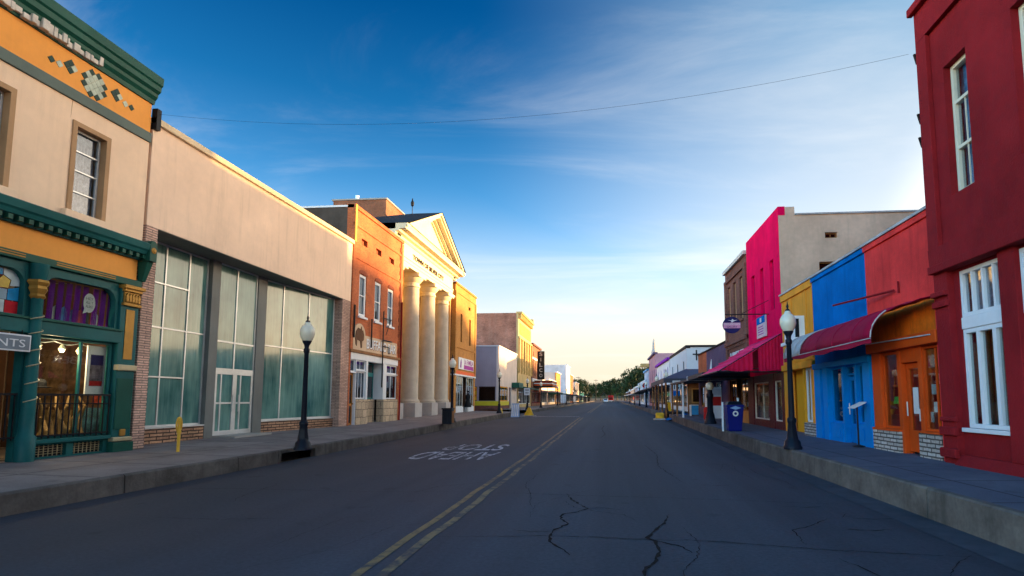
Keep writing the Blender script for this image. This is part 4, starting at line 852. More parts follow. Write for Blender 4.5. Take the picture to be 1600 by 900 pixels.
# ------------------------------------------------------------------ LEFT 5: amber brick shop on the corner
def amber():
    x0 = -12.1; f = F('L', x0); r = thing('amber_brick_shop', (x0-1, 48, .5), 'narrow amber brick two-storey shop with purple sign and two slit windows', 'building')
    y0, y1, zt = 44.3, 51.4, 10.9
    ws = [(46.0, 46.55, 6.3, 8.62), (48.9, 49.5, 6.25, 8.55)]
    MB().wall(f, y0, y1, 3.62, zt, -.3, 0, ws+[(48.6, 49.3, 9.3, 9.6)]).build('wall', MT['amber'], r)
    MB().fb(f, 45.9, 49.6, 6.2, 9.7, -.5, -.31).build('window_back', MT['dark'], r)
    for q in ws: window(r, f, q[0]+.004, q[1]-.004, q[2]+.004, q[3]-.004, -.12, .08, MT['wood'], MT['dglass'], vs_=((q[2]+q[3])/2,), name='window')
    b = MB().fb(f, y0, y1, zt-.1, zt+.05, -.3, .09).fb(f, y0, y1, zt-.75, zt-.65, 0, .05).fb(f, y0, y1, 5.75, 5.9, 0, .05).fb(f, y0, y0+.4, 3.6, zt-.75, 0, .06).fb(f, y1-.4, y1, 3.6, zt-.75, 0, .06); b.build('brick_course', MT['amber'], r)
    shell(r, f, y0, y1, 20, zt, MT['brownbrick2'], x0, facade_t=.3)
    MB().fb(f, 45.4, 50.4, 4.05, 5.0, 0, .08).build('sign_board', MT['white'], r); MB().fb(f, 47.0, 50.3, 4.1, 4.45, .08, .086).build('sign_stripe', MT['magenta'], r)
    text('lettering', 'LA FAMILIA', f, 47.1, 50.2, 4.5, 4.92, .08, MT['magenta'], r, .008, .01); MB().fpoly(f, [(45.8, 4.2), (46.1, 4.15), (46.2, 4.6), (46.05, 4.9), (45.85, 4.6)], .08, .09).build('sign_figure', MT['purplecloth'], r)
    MB().fb(f, y0, y1, 3.62, 3.9, -.2, .03).build('painted_band', MT['sorange'], r); MB().fb(f, y0, y1, 3.5, 3.62, -.3, .07).build('shopfront_head', MT['white'], r)
    for a, c in ((y0, 44.9), (50.9, y1)): MB().fb(f, a, c, -.2, 3.5, -.3, .0).build('pier', MT['amber'], r)
    window(r, f, 44.9, 47.2, 1.0, 3.5, -.05, .07, MT['alu'], MT['glass'], us=(45.6, 46.4), name='shop_window'); window(r, f, 48.5, 50.9, 1.0, 3.5, -.05, .07, MT['alu'], MT['glass'], us=(49.3, 50.1), name='shop_window')
    window(r, f, 47.3, 48.4, .5, 3.0, -.6, .1, MT['alu'], MT['dglass'], vs_=(1.4,), name='door'); b = MB().fb(f, 44.9, 47.2, -.2, 1.0, -.2, .03).fb(f, 48.5, 50.9, -.2, 1.0, -.2, .03); b.build('bulkhead', MT['white'], r)
    MB().box(x0-3, x0-2.9, y0+.3, y1-.3, .4, 3.7).build('back_partition', MT['dark'], r); MB().box(x0-12, x0-.3, y0+.25, y1-.25, 3.66, 3.7).build('ceiling', MT['dark'], r)
    t_ = thing('dress_form', (x0-.7, 48.0, .6), 'dark dressed shop dummy standing in the amber brick shop window', 'dress form')
    c = (x0+.25, 47.85, .45); t_.location = c
    MB().lathe(c, [(.3, .5), (.26, .75), (.16, 1.05), (.21, 1.35), (.2, 1.5), (.06, 1.6), (.06, 1.68)], 12).build('torso', MT['dark'], t_, smooth=True); MB().lathe(c, [(.2, 0), (.18, .03), (.02, .05), (.02, .5)], 10).build('stand', MT['black'], t_); MB().ball((c[0], c[1], c[2]+1.8), .1).build('head', MT['dark'], t_)
amber()

# ------------------------------------------------------------------ beyond the side street, left
def lilac():
    f = F('L', XL); s = F('S', 60.0); r = thing('lilac_corner_shop', (XL-1, 66, .5), 'lilac grey corner shop with yellow trimmed windows and orange poster', 'building'); y0, y1, zt = 60.0, 72.0, 7.2
    sw = [(-14.9, -13.9, 1.45, 2.95), (-13.7, -11.95, 1.45, 2.95), (-17.2, -15.3, 1.45, 2.95)]
    fw_ = [(60.6, 65.6, 1.4, 3.0), (66.4, 67.9, .4, 3.0)]
    MB().wall(s, -26, XL-.25, -.2, zt, -.25, 0, sw).build('side_wall', MT['lilac'], r); MB().wall(f, y0, y1, -.2, zt, -.25, 0, fw_).build('wall', MT['palepink'], r)
    b = MB().box(-26, XL-.25, y1-.25, y1, -.2, zt).box(-26, -25.75, y0+.25, y1-.25, -.2, zt); b.build('rear_wall', MT['lilac'], r); MB().box(-25.75, XL-.25, y0+.25, y1-.25, zt-.7, zt-.5).build('roof', MT['roof'], r)
    MB().box(-25.75, XL-.25, y0+.25, y1-.25, -.1, .5).build('floor', MT['floor'], r)
    b = MB().fb(s, -26, XL+.05, zt, zt+.1, -.3, .06).fb(f, y0+.3, y1, zt, zt+.1, -.3, .06); b.build('coping', MT['white'], r)
    for q in sw: window(r, s, *q, -.05, .07, MT['black'], MT['dglass'], us=((q[0]+q[1])/2,), name='shop_window')
    window(r, f, *fw_[0], -.05, .1, MT['yellow2'], MT['glass'], us=(62.2, 63.9), name='shop_window'); window(r, f, *fw_[1], -.2, .1, MT['red1'], MT['dglass'], vs_=(1.3,), bar=.1, name='door')
    b = MB().fb(s, -26, XL+.02, .95, 1.42, 0, .04).fb(f, y0+.05, 66.2, .95, 1.38, 0, .05); b.build('painted_band', MT['limeyellow'], r); b = MB().fb(s, -26, XL+.01, -.2, .95, 0, .03).fb(f, y0+.05, 66.2, -.2, .95, 0, .04); b.build('brick_base', MT['brownbrick'], r)
    MB().fb(s, -14.85, -13.95, 1.5, 2.9, -.04, -.03).build('poster', MT['sgold'], r); b = MB().fb(s, -14.8, -14.0, 2.5, 2.78, -.03, -.02).fb(s, -14.8, -14.0, 1.9, 2.1, -.03, -.02); b.build('poster_print', MT['sorange'], r)
    MB().fb(f, 68.2, 71.6, 3.0, 3.6, 0, .9).build('canopy', MT['green'], r, bev=.03)
MT['limeyellow'] = mat('lime_yellow_paint', (.6, .52, .03), .5)
lilac()
def far_building(name, label, side, x0, y0, y1, zt, m, depth=18, cols=3, rows=((4.8, 6.8),), trim=None, canopy=None, shop=None, sill=True, cornice=.25, ms=None, winw=.9, kind='building'):
    f = F(side, x0); g = gz((y0+y1)/2); r = thing(name, (x0+(-1 if side == 'L' else 1), (y0+y1)/2, g+.4), label, kind)
    trim = trim or MT['white']; s_ = -1 if side == 'L' else 1; lo, hi = sorted((x0+s_*.25, x0+s_*depth)); n = cols; step = (y1-y0)/n
    holes = [(y0+step*(i+.5)-winw/2, y0+step*(i+.5)+winw/2, v0, v1) for v0, v1 in rows for i in range(n)]
    sh = (y0+.5, y1-.5, 1.0, 2.9)
    MB().wall(f, y0, y1, -.2, zt, -.25, 0, holes+[sh]).build('wall', m, r)
    b = MB().box(lo, hi, y0, y0+.25, -.2, zt-.05).box(lo, hi, y1-.25, y1, -.2, zt-.05); b.build('side_wall', ms or m, r)
    MB().box(lo, hi, y0+.25, y1-.25, zt-.9, zt-.7).build('roof', MT['roof'], r); MB().box(lo, hi, y0+.25, y1-.25, -.1, g+.42).build('floor', MT['floor'], r)
    MB().fb(f, y0-.03, y1+.03, zt-.15, zt+.1, -.3, cornice).build('cornice', trim, r)
    for h in holes: window(r, f, h[0]+.003, h[1]-.003, h[2]+.003, h[3]-.003, -.05, .08, trim, MT['dglass'], vs_=((h[2]+h[3])/2,), name='window')
    w = (sh[1]-sh[0])/3
    for i in range(3): window(r, f, sh[0]+w*i+.02, sh[0]+w*(i+1)-.02, 1.0, 2.9, -.08, .08, shop or trim, MT['dglass'], us=(sh[0]+w*(i+.5),), name='shop_window')
    if canopy:
        z, d, cm = canopy
        MB().prism([f(y0+.1, z+.25, .0), f(y0+.1, z, d), f(y0+.1, z-.12, d), f(y0+.1, z-.05, .0)], [f(y1-.1, z+.25, .0), f(y1-.1, z, d), f(y1-.1, z-.12, d), f(y1-.1, z-.05, .0)]).build('canopy', cm, r)
        if d > 2:
            k = max(2, int((y1-y0)/3))
            for i in range(k+1): MB().tube(f(y0+.3+(y1-y0-.6)*i/k, .2, d-.15), f(y0+.3+(y1-y0-.6)*i/k, z-.1, d-.15), .06, n=6).build('post', MT['black'], r)
    return r, f
r, f = far_building('ornate_brick_block', 'old brick block with sandstone street front, tall grouped windows and bracketed cornice', 'L', XL, 73.0, 85.2, 12.8, MT['sand2'] if 'sand2' in MT else MT['sand'], 24, 5, ((5.6, 9.1),), MT['sand'], (3.1, 1.3, MT['green']), MT['white'], cornice=.5, ms=MT['oldbrick'], winw=1.2)
b = MB()
for i in range(12): b.fb(f, 73.2+i, 73.5+i, 12.0, 12.65, 0, .38)
b.build('cornice_bracket', MT['sand'], r); MB().fb(f, 73, 85.2, 9.5, 9.75, 0, .2).build('string_course', MT['sand'], r); MB().fb(f, 74, 84.2, 10.1, 11.6, 0, .06).build('amber_panel', MT['amberpanel'] if 'amberpanel' in MT else MT['yellow2'], r)
b = MB()
for i in range(6): b.fb(f, 73.15+i*2.36, 73.5+i*2.36 if i < 5 else 85.1, 5.0, 9.5, 0, .22)
b.build('pilaster', MT['sand'], r); MB().fb(f, 84.6, 85.2, 12.9, 13.5, -.3, .4).build('corner_finial', MT['sand'], r)
r, f = far_building('brown_theatre', 'dark brown brick theatre with black vertical sign and striped marquee', 'L', XL, 86.0, 97.0, 10.0, MT['brownbrick2'], 22, 4, ((5.2, 7.4),), MT['brownbrick'], None, MT['red1'])
MB().fb(f, 86.2, 96.8, 7.7, 8.05, 0, .12).build('string_course', MT['white'], r); MB().fb(f, 86.2, 96.8, 4.3, 4.8, 0, .15).build('white_band', MT['white'], r)
m_ = MB().box(-11.6, -8.7, 88.0, 96, 3.5, 4.5).build('marquee', MT['black'], r, bev=.05)
b = MB().box(-11.5, -8.68, 87.97, 96.03, 3.72, 3.86).box(-11.5, -8.68, 87.97, 96.03, 4.2, 4.28); b.build('marquee_stripe', MT['sorange'], m_); MB().box(-11.5, -8.67, 87.96, 96.04, 3.96, 4.08).build('marquee_stripe', MT['white'], m_)
sg = MB().box(-11.0, -9.9, 88.0, 88.35, 4.6, 9.0).build('blade_sign', MT['black'], r, bev=.04); fs_ = F('S', 88.0)
for i, ch in enumerate('SILCO'): text('lettering', ch, fs_, -10.68 if ch != 'I' else -10.5, -10.2 if ch != 'I' else -10.4, 8.25-i*.82, 8.8-i*.82, 0, MT['copinggrey'], sg, .02, .02)
far_building('white_awning_store', 'low white store with sloped white awning beyond the theatre', 'L', XL, 98, 108, 4.9, MT['palepink'], 16, 2, (), MT['white'], (2.9, 3.0, MT['rag']))
far_building('curved_parapet_store', 'single-storey cream store with dark flat canopy on posts', 'L', XL, 109, 124, 5.4, MT['cream2'], 16, 3, (), MT['white'], (2.7, 3.2, MT['green']))
far_building('sunlit_front_store', 'small store with sunlit orange upper front and pale side wall', 'L', XL, 126, 137, 7.6, MT['amber'], 16, 3, ((4.6, 6.2),), MT['white'], (2.8, 3.0, MT['dark']), ms=MT['palepink'])  # amber front: orange sunlight on a white store put into the wall colour
far_building('grey_white_block', 'tall grey white two-storey block beyond the low canopied stores', 'L', XL, 156, 172, 11.0, MT['lilacwhite'] if 'lilacwhite' in MT else MT['palepink'], 24, 4, ((5.6, 7.8),), MT['white'], (2.8, 3.0, MT['dark']), ms=MT['lilacwhite'])
far_building('red_brick_store', 'red brick store with flat parapet next to the grey white block', 'L', XL, 173, 186, 9.0, MT['redbrick'], 18, 4, ((5.2, 7.0),), MT['white'], (2.8, 3.0, MT['dark']))
far_building('cream_balcony_store', 'cream two-storey store with pale posts far down the left side', 'L', XL, 200, 222, 7.6, MT['cream2'], 18, 5, ((4.6, 6.4),), MT['white'], (2.8, 3.0, MT['paper']))
far_building('low_teal_store', 'last low teal store before the trees on the left', 'L', XL, 235, 262, 4.6, MT['tealtrim'], 18, 3, (), MT['white'], (2.8, 3.0, MT['dark']))

# ------------------------------------------------------------------ RIGHT 1: maroon corner building
def maroon_building():
    f = F('R', XR1); r = thing('maroon_corner_building', (XR1+1, 6.5, .5), 'tall maroon stucco building with white sash windows at the right edge', 'building')
    y0, y1, zt = 1.2, 11.42, 13.2
    up = [(10.06, 10.72, 5.27, 7.7), (8.2, 8.94, 5.27, 7.6), (6.3, 7.0, 5.27, 7.6), (4.4, 5.1, 5.27, 7.6), (10.06, 10.72, 9.6, 11.8), (8.2, 8.94, 9.6, 11.8)]
    # upper wall: raised pilaster and bands round a sunk panel
    b = MB().wall(f, y0, y1, 4.1, zt, -.3, .0, up); b.build('wall', MT['red1'], r)
    b = MB().fb(f, 11.08, y1, 4.42, 8.6, .0, .09).fb(f, y0, y1, 8.6, 9.35, .0, .09).fb(f, y0, y1, 4.1, 4.42, .0, .09); b.build('raised_border', MT['red1'], r, bev=.012)
    MB().fb(f, y0, y1, 3.95, 4.1, -.3, .13).build('ledge', MT['red1'], r, bev=.015)
    MB().fb(f, y0, y1+.05, 9.2, 9.36, .09, .2).build('string_course', MT['red1'], r, bev=.02); MB().fb(f, y0, y1, zt, zt+.2, -.3, .2).build('coping', MT['red1'], r)
    shell(r, f, y0, y1, 18, zt, MT['red1'], XR1, facade_t=.3)
    for q in up:
        vm = q[3]-.72
        w = window(r, f, q[0]+.004, q[1]-.004, q[2]+.004, q[3]-.004, -.12, .075, MT['ivorypaint'], MT['wglass'], vs_=(vm, q[2]+(vm-q[2])*.5), bar=.06, th=.1, name='window')
        MB().fb(f, (q[0]+q[1])/2-.01, (q[0]+q[1])/2+.01, q[2]+.08, vm-.03, -.16, -.14).build('sash_bar', MT['ivorypaint'], w)
        MB().fb(f, q[0]+.02, q[1]-.02, q[2]+.02, q[3]-.02, -.29, -.285).build('blind', MT['bluecurtain'], r)
    lo = [(9.65, 10.86, 1.1, 3.9), (7.7, 9.27, 1.1, 3.9), (5.4, 7.2, 1.1, 3.9), (3.2, 5.0, 1.1, 3.9)]
    MB().wall(f, y0, 11.0, .3, 3.95, -.35, -.1, lo).build('lower_wall', MT['red1'], r)
    b = MB().fb(f, 9.27, 9.65, .62, 3.95, -.1, .0)
    for u in (7.2, 5.0): b.fb(f, u, u+.5, .62, 3.95, -.1, .0)
    b.build('pier', MT['red1'], r, bev=.012)
    pil = MB().fb(f, 11.0, y1, .3, 3.95, -.35, .02)
    pil.build('corner_pier', MT['red1'], r)
    b = MB().fb(f, 10.98, y1+.02, 3.3, 3.42, .0, .08).fb(f, 10.98, y1+.02, 3.5, 3.6, .0, .1).fb(f, 10.96, y1+.02, .95, 1.1, .0, .09).fb(f, 10.96, y1+.02, 1.2, 1.28, .0, .07).fb(f, 10.96, y1+.02, .55, .72, .0, .1); b.build('pier_moulding', MT['red1'], r, bev=.02)
    MB().fprof(f, [(-.35, .25), (.12, .25), (.12, .42), (-.02, .62), (-.35, .62)], y0, 10.98).build('plinth', MT['red1'], r)
    u0, u1 = 9.65, 10.86
    window(r, f, u0+.004, u1-.004, 3.06, 3.9, -.12, .07, MT['white'], MT['wglass'], us=(9.97, 10.25, 10.53), bar=.05, th=.1, name='transom')
    window(r, f, u0+.004, u1-.004, 1.104, 2.84, -.12, .075, MT['white'], MT['glass'], us=(10.04, 10.46), bar=.09, th=.1, name='window')
    MB().fb(f, u0+.002, u1-.002, 2.845, 3.055, -.25, -.1).build('transom_bar', MT['white'], r, bev=.008); MB().fb(f, u0-.04, u1+.06, 1.03, 1.1, -.25, -.02).build('sill', MT['white'], r, bev=.008)
    MB().fb(f, u0+.02, u1-.02, 3.06, 3.88, -.3, -.29).build('blind', MT['lace'], r)
    b = MB()
    for i in range(30): b.fb(f, u0+.03+i*.04, u0+.06+i*.04, 1.12, 2.8, -.42-.02*(i % 3), -.4-.02*(i % 3))
    b.build('curtain', MT['redcurtain'], r)
    for q in lo[1:]:
        w = window(r, f, q[0]+.004, q[1]-.004, 2.9, q[3]-.004, -.08, .07, MT['white'], MT['dglass'], name='shutter'); b = MB()
        for i in range(16): b.prism([f(q[0]+.08, 2.98+i*.055, -.1), f(q[0]+.08, 3.02+i*.055, -.085), f(q[0]+.08, 3.03+i*.055, -.09), f(q[0]+.08, 2.99+i*.055, -.105)], [f(q[1]-.08, 2.98+i*.055, -.1), f(q[1]-.08, 3.02+i*.055, -.085), f(q[1]-.08, 3.03+i*.055, -.09), f(q[1]-.08, 2.99+i*.055, -.105)])
        b.build('louvre', MT['white'], w); window(r, f, q[0]+.004, q[1]-.004, 1.104, 2.88, -.12, .075, MT['white'], MT['glass'], us=((q[0]+q[1])/2,), bar=.09, th=.1, name='window')
        MB().fb(f, q[0]-.04, q[1]+.04, 1.03, 1.1, -.25, -.02).build('sill', MT['white'], r)
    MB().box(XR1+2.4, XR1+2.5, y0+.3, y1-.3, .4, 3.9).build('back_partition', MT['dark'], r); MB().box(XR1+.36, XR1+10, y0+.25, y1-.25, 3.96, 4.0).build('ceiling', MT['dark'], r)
    # rusty fixings on the corner
    b = MB()
    for z in (8.45, 7.2, 6.72): b.prism([(6.22, 11.42, z), (6.12, 11.5, z+.02), (6.2, 11.55, z-.16)], [(6.22, 11.46, z), (6.12, 11.54, z+.02), (6.2, 11.6, z-.16)])
    b.build('corner_bracket', MT['black'], r)
MT['ivorypaint'] = mat('ivory_paint', (.72, .66, .5), .5, var=.1, streak=.15); MT['bluecurtain'] = mat('blue_grey_curtain', (.2, .28, .4), .7, var=.6, scale=6); MT['redcurtain'] = mat('brown_red_curtain', (.12, .05, .03), .8, var=.5, scale=4)
maroon_building()

# ------------------------------------------------------------------ RIGHT 2-4: the three low painted shops
def coral():
    f = F('R', XR); r = thing('coral_orange_shop', (XR+1, 13, .5), 'low shop with coral red parapet above burnt orange shopfront and white stone base', 'building'); y0, y1, zt = 11.46, 14.57, 5.35
    MB().fb(f, y0, y1, 3.62, 5.2, -.25, 0).build('wall', MT['coral'], r); MB().fb(f, y0, y1, 5.2, 5.33, -.25, .05).build('parapet_band', MT['coral'], r, bev=.01); MB().fb(f, y0, y1, 5.33, 5.39, -.3, .09).build('coping', MT['copinggrey'], r)
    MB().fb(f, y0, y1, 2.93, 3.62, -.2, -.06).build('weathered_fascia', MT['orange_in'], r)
    MB().fb(f, y0, 14.45, 2.68, 2.93, -.2, .14).build('beam', MT['dkorange'], r, bev=.015)
    shell(r, f, y0, y1, 16, zt, MT['coral'], XR)
    MB().fb(f, y0, 11.62, -.2, 3.62, -.2, .03).build('end_pilaster', MT['coral'], r, bev=.01); MB().fb(f, 14.02, 14.44, -.2, 2.68, -.2, .02).build('pilaster', MT['dkorange'], r, bev=.01)
    window(r, f, 11.62, 12.28, .97, 2.66, -.04, .05, MT['dkorange'], MT['glass'], us=(11.86,), bar=.02, name='shop_window'); window(r, f, 13.28, 14.02, .95, 2.66, -.04, .06, MT['dkorange'], MT['glass'], name='shop_window')
    w = window(r, f, 12.44, 13.1, .5, 2.36, -.1, .11, MT['dkorange'], MT['glass'], name='door', fbot=.45); MB().tube(f(13.04, 1.25, -.06), f(13.04, 1.55, -.06), .015).build('handle', MT['alu'], w)
    b = MB().fb(f, 12.28, 12.42, .3, 2.68, -.2, .0).fb(f, 13.12, 13.28, .3, 2.68, -.2, .0).fb(f, 12.42, 13.12, 2.38, 2.68, -.2, -.01); b.build('door_frame', MT['dkorange'], r, bev=.008)
    b = MB().fb(f, 11.62, 12.4, -.1, .93, -.2, .07).fb(f, 13.2, 14.44, -.1, .9, -.2, .07); b.build('stone_base', MT['whitestone'], r, bev=.012); b = MB().fb(f, 11.62, 12.4, .93, .97, -.2, .08).fb(f, 13.2, 14.44, .9, .95, -.2, .08); b.build('sill', MT['dkorange'], r)
    MB().box(XR+2.4, XR+2.5, y0+.3, y1-.3, .4, 3.5).build('back_partition', MT['dark'], r); MB().box(XR+.3, XR+8, y0+.25, y1-.25, 3.0, 3.04).build('ceiling', MT['dark'], r)
    b = MB().tube(f(13.1, 3.98, .06), f(15.35, 4.02, .5), .025).tube(f(12.95, 3.9, .03), f(12.95, 4.15, .03), .02); b.build('iron_rod', MT['red1'], r)
def blue():
    f = F('R', XR); r = thing('cobalt_blue_shop', (XR+1, 16.4, .5), 'low cobalt blue shop with bright blue pilasters under a torn maroon awning', 'building'); y0, y1, zt = 14.57, 18.29, 5.36
    MB().fb(f, y0, y1, 2.62, 5.2, -.25, .0).build('wall', MT['blue'], r); MB().fb(f, y0, y1, 5.2, 5.33, -.25, .05).build('parapet_band', MT['blue'], r, bev=.01); MB().fb(f, y0, y1, 5.33, 5.39, -.3, .09).build('coping', MT['copinggrey'], r)
    shell(r, f, y0, y1, 16, zt, MT['blue'], XR)
    for a, c in ((14.47, 14.88), (17.2, 17.55), (17.75, 18.26)): MB().fb(f, a, c, -.2, 2.62, -.2, .07).build('pilaster', MT['blue2'], r, bev=.012)
    MB().fb(f, 17.55, 17.75, -.2, 2.62, -.2, .0).build('infill', MT['blue2'], r); MB().fb(f, 14.46, 18.27, 2.5, 2.66, -.1, .11).build('lintel', MT['blue2'], r, bev=.01)
    window(r, f, 14.88, 15.42, .98, 2.5, -.06, .06, MT['blue2'], MT['glass'], name='shop_window'); window(r, f, 16.36, 17.2, .95, 2.5, -.06, .06, MT['blue2'], MT['glass'], name='shop_window')
    w = window(r, f, 15.55, 16.22, .46, 2.2, -.14, .1, MT['blue2'], MT['glass'], name='door', fbot=.5); MB().tube(f(16.14, 1.2, -.1), f(16.14, 1.5, -.1), .015).build('handle', MT['alu'], w); window(r, f, 15.55, 16.22, 2.24, 2.5, -.1, .05, MT['blue2'], MT['glass'], name='transom')
    b = MB().fb(f, 15.42, 15.54, .3, 2.5, -.2, .0).fb(f, 16.23, 16.36, .3, 2.5, -.2, .0); b.build('door_frame', MT['blue2'], r, bev=.008)
    b = MB().fb(f, 14.88, 15.42, -.1, .98, -.2, .02).fb(f, 16.36, 17.2, -.1, .95, -.2, .02).fb(f, 15.0, 15.3, .58, .86, .02, .04).fb(f, 16.5, 17.05, .56, .84, .02, .04); b.build('bulkhead', MT['blue2'], r, bev=.008)
    MB().box(XR+2.4, XR+2.5, y0+.3, y1-.3, .4, 3.5).build('back_partition', MT['dark'], r); MB().box(XR+.3, XR+8, y0+.25, y1-.25, 2.9, 2.94).build('ceiling', MT['dark'], r)
    # awning: quarter barrel of canvas on steel ribs
    n = 9; arc = [(.92*math.cos(q*math.pi/2/n)+.02, 2.86+.72*math.sin(q*math.pi/2/n)) for q in range(n+1)]   # (d, v)
    def canvas(ya, yb, i0, i1, m, name, par, wob=.0):
        b = MB(); k = 10
        for j in range(k):
            a, c = ya+(yb-ya)*j/k, ya+(yb-ya)*(j+1)/k; z = lambda q: wob*math.sin(q*9)
            for i in range(i0, i1):
                (d0, v0), (d1, v1) = arc[i], arc[i+1]
                b.add([f(a, v0+z(a), d0), f(c, v0+z(c), d0), f(c, v1+z(c), d1), f(a, v1+z(a), d1)], [(0, 1, 2, 3)])
        o = b.build(name, m, par, smooth=True); s_ = o.modifiers.new('thickness', 'SOLIDIFY'); s_.thickness = .012; return o
    aw = canvas(12.3, 16.75, 0, n, MT['maroon'], 'awning', r, .012)
    canvas(11.5, 12.29, n-3, n, MT['maroon'], 'awning_remnant', aw, .01); canvas(16.75, 18.2, 0, 6, MT['rag'], 'torn_canvas', aw, .03); canvas(16.8, 17.3, 6, 8, MT['rag'], 'torn_canvas', aw, .02)
    MB().sweep([f(12.29, v+.012, d+.012) for d, v in arc[:6]], .014, 6).build('rib', MT['rag'], aw)
    for u in (16.75, 17.25, 17.75, 18.22): MB().sweep([f(u, v+.012, d+.012) for d, v in arc], .014, 6).build('rib', MT['copinggrey'], aw)
    for u in (13.3, 14.4, 15.5): MB().sweep([f(u, v-.006, d-.006) for d, v in arc], .022, 6).build('fold', MT['maroon'], aw)
    MB().tube(f(11.6, 2.84, .16), f(14.3, 2.9, .2), .014).build('ragged_edge', MT['rag'], aw); MB().tube(f(12.3, 2.85, .95), f(18.24, 2.85, .95), .012).build('front_rail', MT['rag'], aw)
    b = MB(); k = 24
    for j in range(k):
        a, c = 12.3+(18.2-12.3)*j/k, 12.3+(18.2-12.3)*(j+1)/k; b.add([f(a, 2.85, .945), f(c, 2.85, .945), f(c, 2.74+.02*math.sin(j+1), .945), f(a, 2.74+.02*math.sin(j), .945)], [(0, 1, 2, 3)])
    v_ = b.build('valance', MT['maroon'], aw); s_ = v_.modifiers.new('thickness', 'SOLIDIFY'); s_.thickness = .01
def yellow():
    f = F('R', XR); r = thing('golden_yellow_shop', (XR+1, 19.8, .5), 'narrow golden yellow boarded shop with white air conditioner box', 'building'); y0, y1, zt = 18.3, 21.46, 5.36
    MB().fb(f, y0, y1, 2.8, 5.2, -.25, 0).build('wall', MT['yellow'], r); MB().fb(f, y0, y1, 5.1, 5.33, -.25, .06).build('parapet_band', MT['yellow'], r, bev=.01); MB().fb(f, y0, y1, 5.33, 5.39, -.3, .1).build('coping', MT['copinggrey'], r)
    shell(r, f, y0, y1, 16, zt, MT['yellow'], XR)
    b = MB()
    for u in (18.33, 18.85, 20.35, 21.2): b.fb(f, u, u+.1, 2.85, 5.1, 0, .025)
    for v in (3.35, 2.86): b.fb(f, 18.43, 21.3, v, v+.09, .0, .02)
    b.build('batten', MT['yellow'], r, bev=.004)
    MB().fb(f, y0, y1, 2.6, 2.8, -.25, .1).build('ledge', MT['yellow'], r, bev=.012)
    ac = MB().fb(f, 19.1, 20.1, 3.5, 4.3, -.1, .35).build('air_conditioner', MT['white'], r, bev=.015); MB().fb(f, 19.08, 19.1, 3.6, 4.2, .18, .3).build('side_grille', MT['black'], ac); MB().fb(f, 18.95, 20.3, 3.4, 3.5, -.05, .42).build('tray', MT['white'], ac)
    MB().fb(f, 21.1, 21.46, -.2, 2.6, -.25, .02).build('post', MT['yellow'], r, bev=.01)
    MB().fb(f, 19.45, 21.1, -.2, 2.6, -.5, -.3).build('recessed_wall', MT['yellow2'], r); MB().fb(f, 19.4, 19.45, -.2, 2.6, -.5, .0).build('reveal', MT['yellow2'], r)
    window(r, f, 18.75, 19.4, .88, 2.6, -.08, .06, MT['white'], MT['glass'], us=(19.05,), name='shop_window'); MB().fb(f, y0, 18.75, -.2, 2.6, -.25, -.02).build('pier', MT['yellow'], r)
    b = MB().fb(f, 18.32, 19.4, -.1, .86, -.2, .04); b.build('stone_base', MT['whitestone'], r, bev=.012)
    MB().fb(f, 18.8, 19.35, .9, 2.58, -.4, -.39).build('curtain', MT['paper'], r); MB().box(XR+.3, XR+8, y0+.25, y1-.25, 2.9, 2.94).build('ceiling', MT['dark'], r)
coral(); blue(); yellow()

